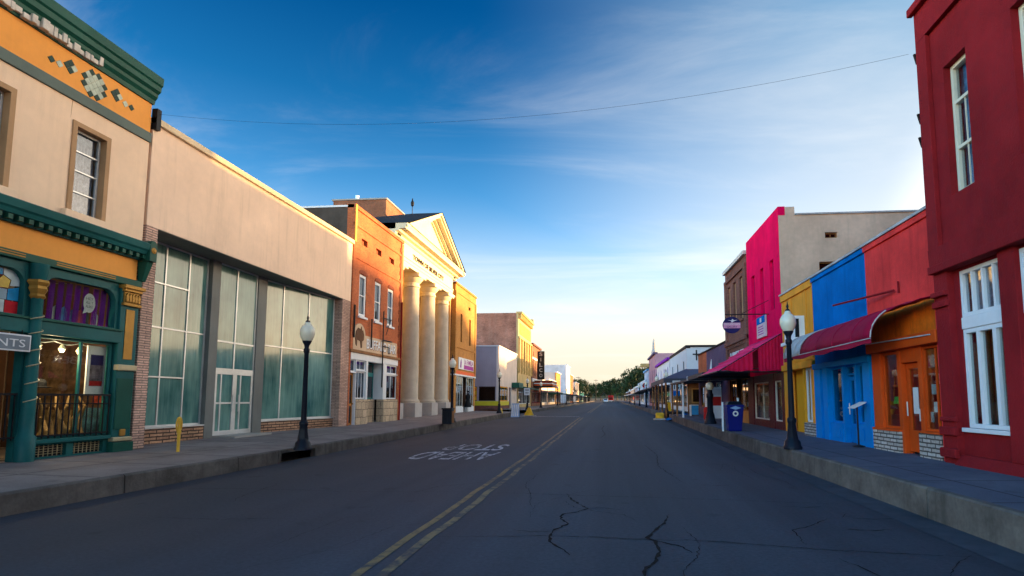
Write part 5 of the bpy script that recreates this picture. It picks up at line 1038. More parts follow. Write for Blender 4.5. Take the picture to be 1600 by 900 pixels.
# ------------------------------------------------------------------ RIGHT 5: hot pink two-storey
def pink():
    f = F('R', XR); s = F('S', 21.5); r = thing('hot_pink_building', (XR+1, 24, .5), 'hot pink two-storey building with tan side wall and sloping pink awning', 'building'); y0, y1, zt = 21.5, 26.55, 8.74
    ws = [(22.32, 22.86, 5.04, 6.97), (23.78, 24.32, 5.04, 6.97), (25.2, 25.78, 5.04, 6.97)]
    MB().wall(f, y0, y1, 2.6, zt, -.25, 0, ws).build('wall', MT['pink'], r); MB().fb(f, 22.0, 26.0, 5.0, 7.0, -.3, -.251).build('window_panel', MT['pinkdk'], r)
    for q in ws: window(r, f, q[0]+.004, q[1]-.004, q[2]+.004, q[3]-.004, -.12, .07, MT['pinkdk'], MT['dglass'], vs_=(6.0,), name='window')
    sw = [(7.95, 8.4, 7.5, 7.72), (7.7, 8.9, 6.1, 6.62), (11.5, 12.4, 6.1, 7.2)]
    MB().wall(s, XR+.25, 24, -.2, 8.4, -.25, 0, sw).build('side_wall', MT['tanstucco'], r); MB().fb(s, XR+.002, 6.9, 8.4, 8.72, -.25, -.002).build('parapet_return', MT['tanstucco'], r); MB().fb(s, XR+.003, XR+.25, 2.6, 8.4, -.1, .004).build('side_edge', MT['tanstucco'], r)
    MB().fb(s, 6.9, 24, 8.4, 8.46, -.3, .05).build('coping', MT['copinggrey'], r)
    for q in sw: window(r, s, q[0]+.004, q[1]-.004, q[2]+.004, q[3]-.004, -.1, .05, MT['wood'], MT['dglass'], us=((q[0]+q[1])/2,), name='side_window')
    b = MB().box(XR+.25, 24, y1-.25, y1, -.2, 8.4).box(23.75, 24, y0+.25, y1-.25, -.2, 8.4); b.build('rear_wall', MT['tanstucco'], r); MB().box(XR+.25, 23.75, y0+.25, y1-.25, 7.6, 7.8).build('roof', MT['roof'], r); MB().box(XR+.25, 23.75, y0+.25, y1-.25, -.1, .45).build('floor', MT['floor'], r)
    MB().box(24.05, 38, 14.0, 30.5, -.2, 13.0).build('shade_block', MT['tanstucco'], r)  # added unseen block, keeps low sun off the near left-hand fronts
    MB().fb(f, 23.45, 24.75, 4.12, 4.98, .02, .09).build('sign_board', MT['signwhite'], r); MB().fb(f, 23.45, 24.75, 4.68, 4.98, .09, .096).build('sign_header', MT['blue'], r)
    b = MB().fb(f, 23.95, 24.2, 4.74, 4.92, .096, .1); b.build('sign_emblem', MT['paper'], r); b = MB()
    for i in range(4): b.fb(f, 23.7+.06*(i % 2), 24.55, 4.24+i*.1, 4.28+i*.1, .09, .094)
    b.build('sign_print', MT['magenta'], r)
    # ground floor
    for a, c in ((21.5, 21.8), (22.8, 23.5), (25.95, 26.55)): MB().fb(f, a, c, -.2, 2.6, -.25, .02).build('pier', MT['dkmaroon'], r, bev=.01)
    window(r, f, 21.8, 22.8, .78, 2.3, -.04, .05, MT['offwhite'], MT['glass'], name='shop_window'); window(r, f, 23.5, 25.95, .78, 2.3, -.04, .05, MT['offwhite'], MT['glass'], us=(24.6,), name='shop_window')
    b = MB().fb(f, 21.8, 22.8, -.2, .78, -.2, .0).fb(f, 23.5, 25.95, -.2, .78, -.2, .0).fb(f, 21.8, 22.8, 2.3, 2.6, -.2, .0).fb(f, 23.5, 25.95, 2.3, 2.6, -.2, .0); b.build('bulkhead', MT['dkmaroon'], r)
    MB().box(XR+2.9, XR+3.0, y0+.3, y1-.3, .4, 3.5).build('back_partition', MT['dark'], r); MB().box(XR+.3, XR+8, y0+.25, y1-.25, 2.62, 2.66).build('ceiling', MT['dark'], r)
    # awning
    def cz(d): return 4.03-(4.03-2.6)*d/2.34
    b = MB(); k = 22; ya, yb = 21.62, 26.5
    for j in range(k):
        a, c = ya+(yb-ya)*j/k, ya+(yb-ya)*(j+1)/k
        sag = lambda d: -.05*math.sin(math.pi*min(1, max(0, d/2.34)))
        for i in range(6):
            d0, d1 = .02+2.32*i/6, .02+2.32*(i+1)/6
            b.add([f(a, cz(d0)+sag(d0), d0), f(c, cz(d0)+sag(d0), d0), f(c, cz(d1)+sag(d1), d1), f(a, cz(d1)+sag(d1), d1)], [(0, 1, 2, 3)])
    aw = b.build('awning', MT['awnpink'], r, smooth=True); s_ = aw.modifiers.new('thickness', 'SOLIDIFY'); s_.thickness = .015
    b = MB()
    for d in (.45, .9, 1.35, 1.8): b.prism([f(ya, cz(d)-.02, d-.02), f(ya, cz(d)-.04, d+.02), f(ya, cz(d)+.005, d+.03), f(ya, cz(d)+.015, d-.03)], [f(yb, cz(d)-.02, d-.02), f(yb, cz(d)-.04, d+.02), f(yb, cz(d)+.005, d+.03), f(yb, cz(d)+.015, d-.03)])
    b.build('seam', MT['awnpink'], aw)
    # pleated side curtains with a gap between
    for d0, d1 in ((.02, .86), (1.06, 2.3)):
        b = MB(); m = 14
        for i in range(m):
            a, c = d0+(d1-d0)*i/m, d0+(d1-d0)*(i+1)/m; o = lambda i: ya-.02+.028*(i % 2); lo_ = lambda d: min(cz(d)-.02, 2.64+.02*math.sin(d*7))
            b.add([f(o(i), lo_(a), a), f(o(i+1), lo_(c), c), f(o(i+1), cz(c)-.02, c), f(o(i), cz(a)-.02, a)], [(0, 1, 2, 3)])
        o_ = b.build('side_curtain', MT['awnred'], aw); s_ = o_.modifiers.new('thickness', 'SOLIDIFY'); s_.thickness = .01
    b = MB().tube(f(ya, 3.45, .86), f(ya, 3.45, 1.06), .015).tube(f(ya, 2.72, .86), f(ya, 2.72, 1.06), .015).tube(f(ya, 2.62, 2.33), f(yb, 2.62, 2.33), .03).tube(f(ya, 2.6, .0), f(ya, 2.6, 2.33), .025).tube(f(yb, 2.6, .0), f(yb, 2.6, 2.33), .025).tube(f(ya, 4.0, .0), f(ya, 2.6, 2.33), .02); b.build('awning_frame', MT['black'], aw)
MT['signwhite'] = mat('pinkish_white_sign', (.6, .5, .55), .5)
pink()
def brown():
    f = F('R', XR); r = thing('brown_brick_building', (XR+1, 29, .5), 'brown brick two-storey building with pale coping and white raised letters', 'building'); y0, y1, zt = 26.6, 31.4, 8.3
    ws = [(27.45, 28.1, 5.4, 7.44), (28.85, 29.5, 5.4, 7.44), (30.2, 30.85, 5.4, 7.44)]
    MB().wall(f, y0, y1, 2.6, zt-.05, -.25, 0, ws).build('wall', MT['brownbrick'], r); MB().fb(f, y0, y1, zt-.05, zt+.12, -.3, .14).build('coping', MT['offwhite'], r)
    for q in ws:
        window(r, f, q[0]+.004, q[1]-.004, q[2]+.004, q[3]-.004, -.1, .08, MT['tan'], MT['dglass'], vs_=(6.4,), name='window'); MB().fb(f, q[0]-.05, q[1]+.05, q[2]-.1, q[2], -.1, .08).build('sill', MT['brownbrick'], r)
    b = MB().fb(f, y0, y1, 7.7, 7.85, 0, .09).fb(f, y0, y1, 4.35, 4.55, 0, .16)
    for i in range(14): b.fb(f, y0+.1+i*.34, y0+.25+i*.34, 4.18, 4.35, 0, .1)
    for u in (26.6, 31.0): b.fb(f, u, u+.4, 2.6, 7.7, 0, .08)
    b.build('brick_trim', MT['brownbrick'], r)
    shell(r, f, y0, y1, 18, zt, MT['brownbrick'], XR)
    MB().box(24.4, 38, 30.6, 39.6, -.2, 10.85).build('shade_block', MT['brownbrick'], r)  # unseen too, added so its shade ends just under the cream shop's coping
    text('lettering', 'LIBERTY', f, 30.3, 26.9, 3.55, 3.95, .02, MT['white'], r, .05)
    for a, c in ((26.6, 27.0), (30.9, 31.4)): MB().fb(f, a, c, -.2, 2.6, -.25, .0).build('pier', MT['dkmaroon'], r)
    window(r, f, 27.0, 28.6, 1.05, 2.6, -.05, .07, MT['wood'], MT['glass'], us=(27.8,), name='shop_window'); window(r, f, 29.6, 30.9, 1.05, 2.6, -.05, .07, MT['wood'], MT['glass'], us=(30.2,), name='shop_window'); window(r, f, 28.65, 29.55, .45, 2.6, -.3, .1, MT['wood'], MT['glass'], vs_=(1.3,), name='door')
    b = MB().fb(f, 27.0, 28.6, -.2, 1.05, -.2, .02).fb(f, 29.6, 30.9, -.2, 1.05, -.2, .02); b.build('bulkhead', MT['woodorange'], r); MB().box(XR+.3, XR+8, y0+.25, y1-.25, 2.62, 2.66).build('ceiling', MT['dark'], r); MB().box(XR+2.9, XR+3.0, y0+.3, y1-.3, .4, 2.6).build('back_partition', MT['dark'], r)
    cp = MB().prism([f(26.62, 2.62, 0), f(26.62, 2.62, 2.1), f(26.62, 2.82, 2.1), f(26.62, 2.95, 0)], [f(31.6, 2.62, 0), f(31.6, 2.62, 2.1), f(31.6, 2.82, 2.1), f(31.6, 2.95, 0)]).build('canopy', MT['canopygrey'], r); MB().fb(f, 31.6, 31.66, 2.6, 2.84, .0, 2.12).build('canopy_edge', MT['white'], cp)
    t_ = thing('oval_sign', (5.0, 23.2, 4.5), 'navy oval double sign with pink band projecting over the pink awning', 'sign')
    s = F('S', 23.15); c = (4.86, 4.53); el_ = lambda k, d0, d1: MB().fpoly(s, [(c[0]+.36*k*math.cos(q*math.pi/16), c[1]+.33*k*math.sin(q*math.pi/16)) for q in range(32)], d0, d1)
    el_(1, -.06, .0).build('sign_plate', MT['navy'], t_, bev=.01); MB().fb(s, c[0]-.33, c[0]+.33, c[1]-.13, c[1]+.09, .0, .006).build('sign_band', MT['signpink'], t_)
    text('lettering', 'MOUNTAIN', s, c[0]-.31, c[0]+.31, c[1]-.0, c[1]+.075, .006, MT['paper'], t_, .004); text('lettering', 'GALLERY', s, c[0]-.2, c[0]+.2, c[1]-.11, c[1]-.03, .006, MT['navy'], t_, .004)
    MB().fpoly(s, [(c[0]-.16, c[1]+.2), (c[0]-.02, c[1]+.18), (c[0]+.02, c[1]+.24), (c[0]+.08, c[1]+.19), (c[0]+.22, c[1]+.2), (c[0]+.06, c[1]+.14), (c[0]+.03, c[1]+.1), (c[0]-.04, c[1]+.11), (c[0]-.01, c[1]+.15)], .0, .008).build('bird_emblem', MT['paper'], t_)
    b = MB().tube((6.3, 23.18, 4.95), (4.6, 23.18, 4.95), .02).tube((4.86, 23.18, 4.95), (4.86, 23.18, 4.86), .012).tube((6.3, 23.18, 5.5), (5.2, 23.18, 4.95), .012); b.build('iron_arm', MT['black'], t_)
brown()
def purple():
    f = F('R', XR); r = thing('purple_shop', (XR+1, 36.4, .5), 'low dusty purple shop with a brick end bay at the right corner', 'building'); y0, y1, zt = 31.42, 41.5, 4.68
    MB().fb(f, y0, 38.0, 2.9, zt, -.25, 0).build('wall', MT['purple'], r); MB().fb(f, 38.0, y1, 2.9, zt, -.25, 0).build('brick_wall', MT['redbrick'], r); MB().fb(f, y0, y1, zt, zt+.07, -.3, .08).build('coping', MT['dark'], r)
    MB().wall(f, y0, y1, -.2, 2.9, -.25, -.002, [(33.4, 35.2, 1.1, 2.6), (36.0, 37.0, .4, 2.6), (38.4, 40.8, 1.1, 2.5)]).build('lower_wall', MT['purple'], r)
    window(r, f, 33.4, 35.2, 1.1, 2.6, -.06, .08, MT['white'], MT['glass'], us=(34.3,), name='shop_window'); window(r, f, 36.0, 37.0, .4, 2.6, -.06, .1, MT['white'], MT['dglass'], vs_=(1.3,), name='door'); window(r, f, 38.4, 40.8, 1.1, 2.5, -.06, .1, MT['wood'], MT['dglass'], us=(39.6,), name='shop_window')
    b = MB()
    for i in range(16): b.fb(f, y0+.2+i*.4, y0+.23+i*.4, 2.92, zt-.02, 0, .015)
    b.build('board_joint', MT['purple'], r); shell(r, f, y0, y1, 16, zt, MT['redbrick'], XR, roof_drop=.25)
    MB().prism([f(32.3, 2.75, 0), f(32.3, 2.6, 2.0), f(32.3, 2.7, 2.0), f(32.3, 2.9, 0)], [f(41.3, 2.75, 0), f(41.3, 2.6, 2.0), f(41.3, 2.7, 2.0), f(41.3, 2.9, 0)]).build('canopy', MT['canopygrey'], r)
    for u in (35.2, 38.2, 41.0): MB().tube(f(u, .3, 1.9), f(u, 2.62, 1.9), .06).build('post', MT['white'] if u == 35.2 else MT['wood'], r)
purple()
# beyond the alley, right
r, f = far_building('white_cross_building', 'white building with black cross on its upper wall facing the side street', 'R', XR, 47.5, 60.3, 5.9, MT['whitewall'] if 'whitewall' in MT else MT['white'], 16, 3, ((3.9, 4.8),), MT['dark'], None, MT['wood'], cornice=.06)
s = F('S', 47.5); b = MB().fb(s, 7.03, 7.13, 4.75, 5.6, .0, .06).fb(s, 6.78, 7.03, 5.2, 5.3, .0, .06).fb(s, 7.13, 7.38, 5.2, 5.3, .0, .06); b.build('cross', MT['black'], r)
MB().fb(s, XR+.25, 22, 5.85, 6.0, -.1, .1).build('side_coping', MT['dark'], r)
b = MB(); hx0, hx1, hy0, hy1, ze, zr = 4.3, 6.32, 46.0, 60.0, 3.25, 4.1       # hipped porch roof over the pavement
b.add([(hx0, hy0, ze), (hx1+1.6, hy0, ze), (hx1, hy0+1.6, zr), (hx1+1.6, hy0+1.6, zr), (hx0, hy1, ze), (hx1, hy1, zr), (hx1+1.6, hy1, zr-.5)], [(0, 1, 3, 2), (0, 2, 5, 4)])
o = b.build('porch_roof', MT['slate2'] if 'slate2' in MT else MT['canopygrey'], r); m_ = o.modifiers.new('thickness', 'SOLIDIFY'); m_.thickness = .1
b = MB().box(hx0-.02, hx0+.08, hy0, hy1, ze-.35, ze-.02).box(hx0+.08, hx1+1.6, hy0, hy0+.1, ze-.35, ze-.02); b.build('porch_fascia', MT['canopygrey'], r)
for y in (46.15, 49.5, 53, 56.5, 59.8): MB().tube((4.45, y, .2), (4.45, y, ze-.3), .07).build('porch_post', MT['wood'], r)
MB().tube((7.7, 46.15, .2), (7.7, 46.15, ze-.3), .07).build('porch_post', MT['wood'], r)
MB().box(XR+.0, 9.5, 47.35, 47.49, .4, 3.0).build('shopfront_wall', MT['wood'], r)
window(r, F('S', 47.35), 6.6, 7.6, 1.3, 2.5, .06, .1, MT['woodorange'], MT['dglass'], name='shop_window')
far_building('purple_trim_house', 'white two-storey house with purple roof trim and paired windows', 'R', XR, 61, 77, 5.9, MT['white'], 16, 4, ((3.9, 5.1),), MT['purplecloth'], (2.9, 1.9, MT['canopygrey']), MT['purple'])
r, f = far_building('pink_spire_building', 'pale pink taller building topped by a thin pointed spire', 'R', XR, 79, 92, 7.9, MT['pinkwall'] if 'pinkwall' in MT else MT['lilac'], 16, 3, ((4.2, 5.8),), MT['purple'], (2.9, 1.9, MT['canopygrey']))
b = MB().lathe((XR+.3, 85.5, 7.9), [(.42, 0), (.36, .8), (.24, 1.0), (.2, 1.9), (.05, 2.6)], 8); b.build('spire', MT['stonegrey'], r); MB().box(4.9, XR, 91.0, 91.6, 6.6, 7.2).build('corner_lantern', MT['sand'], r, bev=.1)
far_building('light_blue_building', 'narrow light blue building with turquoise corner strip', 'R', XR, 94, 104, 6.4, MT['paleblue'] if 'paleblue' in MT else MT['skyblue'], 16, 2, ((4.2, 5.4),), MT['skyblue'], (2.8, 1.9, MT['dark']))
r, f = far_building('white_gabled_store', 'white store with round red emblem on its pointed gable', 'R', XR, 106, 118, 4.2, MT['white'], 16, 3, (), MT['white'], (2.7, 1.9, MT['dark']))
s = F('S', 106); MB().fpoly(s, [(5.2, 3.2), (7.8, 3.2), (7.8, 4.4), (6.5, 5.2), (5.2, 4.4)], -.2, .0).build('gable_sign', MT['white'], r); MB().fpoly(s, [(6.5+.5*math.cos(q*math.pi/8), 4.1+.45*math.sin(q*math.pi/8)) for q in range(16)], .0, .03).build('emblem', MT['red'], r)
far_building('grey_canopy_store', 'low grey store under a pale sloping canopy on dark posts', 'R', XR, 120, 142, 4.4, MT['lilac'], 16, 3, (), MT['white'], (2.7, 2.0, MT['paper']))
far_building('tan_canopy_store', 'low tan store with cream canopy far along the right side', 'R', XR, 144, 172, 4.2, MT['tanstucco'], 16, 4, (), MT['white'], (2.7, 2.0, MT['paper']))
far_building('brown_canopy_store', 'last low brown store before the big trees on the right', 'R', XR, 176, 214, 4.0, MT['brownbrick'], 16, 4, (), MT['white'], (2.7, 2.0, MT['dark']))
# ------------------------------------------------------------------ street lamps
def lamp_parts(t_, x, y, z, h=3.45):
    MB().lathe((x, y, z), [(.25, 0), (.25, .06), (.22, .1), (.21, .2), (.155, .26), (.145, .34), (.12, .5), (.105, .66), (.12, .7), (.12, .78), (.085, .82)], 12, fl=.06).build('base', MT['lampblack'], t_, smooth=True)
    MB().lathe((x, y, z), [(.08, .82), (.075, 1.0), (.06, 2.72), (.085, 2.76), (.085, 2.84), (.06, 2.88), (.07, 2.95), (.12, 3.04), (.13, 3.08)], 14).build('post', MT['lampblack'], t_, smooth=True)
    b = MB().lathe((x, y, z), [(.12, 3.08), (.17, 3.16), (.205, 3.28), (.2, 3.4), (.15, 3.5), (.09, 3.55), (.085, 3.58), (.06, 3.62)], 18); b.build('globe', MT['globe'], t_, smooth=True)
    MB().lathe((x, y, z), [(.06, 3.62), (.065, 3.65), (.02, 3.69), (.035, 3.74), (.012, 3.82), (.004, 3.9)], 10).build('finial', MT['lampblack'], t_, smooth=True)
    MB().lathe((x+.065, y-.03, z+2.3), [(.02, 0), (.022, .03), (.02, .06)], 8).build('banner_bracket', MT['lampblack'], t_)
MT['lampblack'] = mat('lamp_black_iron', (.010, .013, .022), .38, var=.3, bump=.1)
lx, ly = -7.92, 14.45
L0 = thing('street_lamp', (lx, ly, .30), 'black globe street lamp in front of the teal glass shopfront', 'street lamp', 'globe street lamps along both kerbs'); lamp_parts(L0, lx, ly, .30); L0.scale = (.92, .92, .92)
for x, y, z, lab in ((4.36+.0, 14.4, .42, 'black globe street lamp before the golden yellow shop'), (-8.18, 29.6, .42, 'black globe street lamp beside the litter bin before the town hall columns'),
                     (-8.75, 45.6, .5, 'black globe street lamp before the lilac corner shop near the yellow ramps'), (-8.75, 61.5, .5, 'black globe street lamp carrying a white sign past the left side street'), (-8.75, 74, .5, 'black globe street lamp before the ornate brick block'),
                     (4.55, 46.9, .5, 'black globe street lamp at the corner of the hipped porch'), (4.55, 56, .5, 'black globe street lamp by the far end of the hipped porch'), (4.55, 72, .5, 'black globe street lamp before the purple trim house'),
                     (4.55, 88, .5, 'black globe street lamp before the pink spire building'), (4.55, 106, .5, 'black globe street lamp before the white gabled store'), (-8.75, 98, .5, 'black globe street lamp just past the theatre marquee'),
                     (-8.75, 118, .5, 'black globe street lamp before the cream canopy store'), (-8.75, 140, .5, 'black globe street lamp past the orange front store'), (4.55, 130, .5, 'black globe street lamp before the grey canopy store')):
    copy_thing(L0, (x, y, z), lab)
x, y = 4.62, 27.2; t_ = thing('short_lamp', (x, y, .44), 'short stout black lamp pedestal with small cream globe by the blue bin', 'street lamp')
MB().lathe((x, y, .44), [(.3, 0), (.3, .12), (.24, .2), (.2, .45), (.15, .6), (.14, 1.2), (.17, 1.25), (.17, 1.4), (.13, 1.45), (.12, 1.6)], 12, fl=.06).build('pedestal', MT['lampblack'], t_, smooth=True); MB().lathe((x, y, .44), [(.1, 1.6), (.17, 1.68), (.19, 1.78), (.15, 1.9), (.05, 1.96)], 14).build('globe', MT['globe'], t_, smooth=True); MB().lathe((x, y, .44), [(.05, 1.96), (.02, 2.02), (.005, 2.12)], 8).build('finial', MT['lampblack'], t_)

# ------------------------------------------------------------------ street furniture
x, y = -8.02, 28.35; t_ = thing('litter_bin', (x, y, .4), 'square black and brown litter bin at the kerb before the town hall', 'litter bin')
MB().box(x-.24, x+.24, y-.24, y+.24, .38, 1.1).build('bin_body', MT['lampblack'], t_, bev=.02); MB().box(x+.245, x+.26, y-.2, y+.2, .45, 1.02).build('side_panel', MT['wood'], t_); b = MB().box(x-.27, x+.27, y-.27, y+.27, 1.1, 1.17); b.build('lid', MT['black'], t_, bev=.02)
b = MB()
for i in range(6): b.box(x-.2+i*.075, x-.17+i*.075, y-.25, y-.241, .45, 1.02)
b.build('slats', MT['black'], t_)
x, y = -10.22, 13.0; t_ = thing('yellow_hitching_post', (x, y, .38), 'yellow steel post with looped top on the left pavement', 'post')
MB().tube((x, y, .36), (x, y, 1.16), .035, n=10).build('post', MT['yellowpost'], t_, smooth=True); MB().sweep([(x-.01, y-.085+.085*math.cos(q*math.pi/8+math.pi)+.085, 1.0+.17*math.sin(q*math.pi/8)) for q in range(-1, 18)], .022, 7).build('loop', MT['yellowpost'], t_, smooth=True)
MB().lathe((x, y, .8), [(.045, 0), (.05, .02), (.045, .05)], 10).build('collar', MT['yellowpost'], t_)
x, y = 4.98, 21.25; t_ = thing('recycling_bin', (x-.12, y, .42), 'tall dark blue plastic recycling bin with white emblem and dark lid', 'bin'); x, y = 4.53, 21.7
t_.location = (x, y, .43); z = .43
def taper(b, x, y, w0, w1, z0, z1, d0=None, d1=None):
    d0, d1 = d0 or w0, d1 or w1
    return b.prism([(x-w0/2, y-d0/2, z0), (x+w0/2, y-d0/2, z0), (x+w0/2, y+d0/2, z0), (x-w0/2, y+d0/2, z0)], [(x-w1/2, y-d1/2, z1), (x+w1/2, y-d1/2, z1), (x+w1/2, y+d1/2, z1), (x-w1/2, y+d1/2, z1)])
taper(MB(), x, y, .46, .6, z+.02, z+.9).build('bin_body', MT['binblue'], t_, bev=.04); taper(MB(), x, y, .64, .62, z+.9, z+.97).build('rim', MT['binblue'], t_, bev=.02); b = MB(); taper(b, x, y, .6, .4, z+.97, z+1.1); b.build('lid', MT['lampblack'], t_, bev=.04)
s = F('S', y-.283); MB().fpoly(s, [(x+.1*math.cos(q*math.pi/9), z+.66+.1*math.sin(q*math.pi/9)) for q in range(18)], -.03, .012).build('emblem', MT['paper'], t_); MB().fpoly(s, [(x+.05*math.cos(q*math.pi/9), z+.66+.05*math.sin(q*math.pi/9)) for q in range(18)], .012, .018).build('emblem_centre', MT['binblue'], t_)
MB().prism([(x-.2, y-.315, z+.86), (x, y-.318, z+.8), (x+.2, y-.315, z+.86), (x, y-.315, z+.93)], [(x-.2, y-.325, z+.86), (x, y-.328, z+.8), (x+.2, y-.325, z+.86), (x, y-.325, z+.93)]).build('lid_label', mat('pale_blue_label', (.25, .4, .6), .5), t_)
b = MB().tube((x+.12, y+.3, z+.08), (x+.18, y+.3, z+.08), .08, n=12).tube((x-.18, y+.3, z+.08), (x-.12, y+.3, z+.08), .08, n=12); b.build('wheel', MT['black'], t_)
tag(MB().lathe((x+.16, y, z+1.08), [(.035, 0), (.045, .14), (.047, .145)], 10).build('paper_cup', MT['paper'], loc=(x+.16, y, z+1.08)), 'white paper cup left standing on the blue recycling bin', 'cup'); tag(MB().box(x-.36, x-.3, y+.36, y+.42, .42, 1.5).build('white_post', MT['white'], loc=(x-.3, y+.4, .42)), 'thin white post standing behind the blue recycling bin', 'post')
x, y = 6.12, 14.75; t_ = thing('menu_stand', (x-.1, y, .48), 'thin black stand with tilted white sheet before the blue shop door', 'stand'); x -= .1
MB().tube((x, y, .46), (x, y, 1.42), .022).build('pole', MT['black'], t_); MB().lathe((x, y, .46), [(.14, 0), (.14, .02), (.03, .05)], 12).build('foot', MT['black'], t_); MB().prism([(x-.14, y-.2, 1.38), (x+.14, y-.2, 1.52), (x+.14, y+.18, 1.52), (x-.14, y+.18, 1.38)], [(x-.14, y-.2, 1.4), (x+.14, y-.2, 1.54), (x+.14, y+.18, 1.54), (x-.14, y+.18, 1.4)]).build('sheet', MT['paper'], t_)
fR = F('R', XR)
tag(MB().fb(fR, 12.66, 12.86, 1.3, 1.85, -.11, -.1).build('door_notice', MT['paper'], loc=(XR, 12.7, 1.3)), 'white paper notice on the orange shop door glass', 'notice'); tag(MB().fb(fR, 12.54, 12.66, 1.15, 1.4, -.11, -.1).build('door_notice', MT['paper'], loc=(XR, 12.6, 1.15)), 'small white note beneath the larger notice on the orange shop door', 'notice')
tag(MB().fpoly(fR, [(13.36, 1.5), (13.82, 1.5), (13.74, 1.66), (13.45, 1.66)], -.16, -.14).build('window_card', MT['leafgreen'], loc=(XR, 13.6, 1.5)), 'lime green card hung in the orange shop window', 'card'); b = MB().tube(fR(13.52, 1.68, -.15), fR(13.66, 2.25, -.15), .012).tube(fR(13.8, 1.68, -.15), fR(13.66, 2.25, -.15), .012).tube(fR(13.55, 1.9, -.15), fR(13.77, 1.9, -.15), .03)
tag(b.build('neon_figure', MT['sorange'], loc=(XR, 13.66, 1.68)), 'pointed unlit orange neon sign above the lime card', 'neon sign')
for i, (u, v) in enumerate(((12.0, 1.7), (11.95, 1.35), (12.15, 1.15), (11.75, 1.9))): tag(MB().fb(fR, u, u+.14, v, v+.2, -.12, -.1).build('window_card', MT['paper'] if i % 2 else MT['rag'], loc=(XR, u, v)), ['grey flyer in the right orange shop window at middle height', 'white flyer low in the right orange shop window', 'grey flyer lowest in the right orange shop window', 'white flyer highest in the right orange shop window'][i], 'flyer')
for i, u in enumerate((23.8, 24.3, 25.0, 25.5, 22.1, 22.5)):
    t_ = thing('garment', (XR+.7, u, .9), 'garment on a hanger in the pink building shop window', 'garment', 'garments hung in the pink building window'); cc = [(.5, .45, .4), (.15, .2, .3), (.4, .3, .1), (.25, .05, .1), (.4, .12, .25), (.45, .5, .45)][i]
    MB().lathe((XR+.7, u, .85), [(.22, 0), (.2, .5), (.14, .8), (.18, 1.0), (.06, 1.1)], 10).build('cloth', mat('garment_%d' % i, cc, .8, var=.4, scale=6), t_); MB().tube((XR+.7, u, 1.95), (XR+.7, u, 2.25), .008).build('hook', MT['alu'], t_)
# objects along the right pavement
x, y = 6.0, 33.6; t_ = thing('vending_machine', (x, y, .48), 'white and red drinks machine against the purple shop wall', 'vending machine'); x = 5.9
MB().box(x-.4, x+.38, y-.45, y+.45, .46, 2.3).build('cabinet', MT['white'], t_, bev=.02); b = MB().box(x-.36, x+.34, y-.462, y-.45, 1.25, 1.75); b.build('red_panel', MT['red'], t_); MB().box(x-.36, x+.34, y-.46, y-.45, 1.85, 2.2).build('header', mat('header_pale', (.55, .6, .65), .4), t_)
x, y = 5.3, 32.0; t_ = thing('red_canister', (x, y, .46), 'squat red canister with pale cap standing before the drinks machine', 'canister'); MB().lathe((x, y, .46), [(.2, 0), (.22, .05), (.22, .34), (.2, .36), (.2, .42), (.22, .44), (.2, .66), (.1, .74)], 14).build('drum', MT['red'], t_, smooth=True); MB().lathe((x, y, .46), [(.1, .74), (.09, .86), (.04, .98)], 10).build('cap', MT['paper'], t_)
x, y = 5.45, 38.0; t_ = thing('newspaper_box', (x, y, .46), 'sky blue newspaper box with white frame on the right pavement', 'newspaper box'); MB().box(x-.2, x+.24, y-.22, y+.22, .62, 1.2).build('cabinet', MT['skyblue'], t_, bev=.02); MB().box(x-.27, x-.205, y-.24, y+.24, .48, 1.24).build('side_frame', MT['paper'], t_); b = MB().box(x-.2, x+.24, y-.25, y+.25, 1.2, 1.26); b.build('lid', MT['paper'], t_)
for dx in (-.17, .2): MB().box(x+dx-.02, x+dx+.02, y-.2, y-.16, .44, .62).build('leg', MT['black'], t_)
x, y = 4.85, 42.4; z = .5; t_ = thing('speed_limit_sign', (x, y, z), 'white speed limit 15 sign on a dark post at the right side street', 'sign'); MB().tube((x, y, z-.2), (x, y, 2.9), .05).build('post', MT['black'], t_); s = F('S', y-.06); MB().fb(s, x-.28, x+.28, 2.25, 2.95, -.02, .0).build('plate', MT['paper'], t_, bev=.004); text('lettering', '15', s, x-.18, x+.18, 2.32, 2.65, 0, MT['black'], t_, .01, .02); text('lettering', 'SPEED', s, x-.2, x+.2, 2.81, 2.89, 0, MT['black'], t_, .006); text('lettering', 'LIMIT', s, x-.18, x+.18, 2.69, 2.77, 0, MT['black'], t_, .006); MB().fb(s, x-.24, x+.24, 1.85, 2.22, -.02, .0).build('lower_plate', MT['navy2'] if 'navy2' in MT else MT['blue'], t_)
x, y = 3.55, 41.6; z = gz(y); t_ = thing('yellow_kerb_block', (x, y, z), 'rounded yellow kerb block with pale foot at the right corner', 'kerb block'); MB().lathe((x, y, z), [(.3, .12), (.3, .45), (.24, .52)], 14).build('block', MT['yellowkerb'], t_, smooth=True); MB().box(x-.42, x+.36, y-.36, y+.36, z, z+.12).build('foot', MT['concrete'], t_, bev=.02)
struct(MB().add([(3.9, 39.6, gz(40)+.06), (5.3, 39.8, .62), (5.3, 41.7, .62), (3.9, 41.9, gz(41)+.06)], [(0, 1, 2, 3)]).build('kerb_ramp', MT['blue']))
x, y = 4.9, 45.6; z = .3; t_ = thing('folding_caution_board', (5.0, 50, .5), 'yellow folding caution board under the hipped porch', 'caution board')
for s_ in (-1, 1): MB().prism([(4.75, 50+s_*.3, .55), (5.25, 50+s_*.3, .55), (5.2, 50+s_*.02, 1.35), (4.8, 50+s_*.02, 1.35)], [(4.75, 50+s_*.27, .55), (5.25, 50+s_*.27, .55), (5.2, 50-s_*.01, 1.35), (4.8, 50-s_*.01, 1.35)]).build('panel', MT['sgold'], t_)
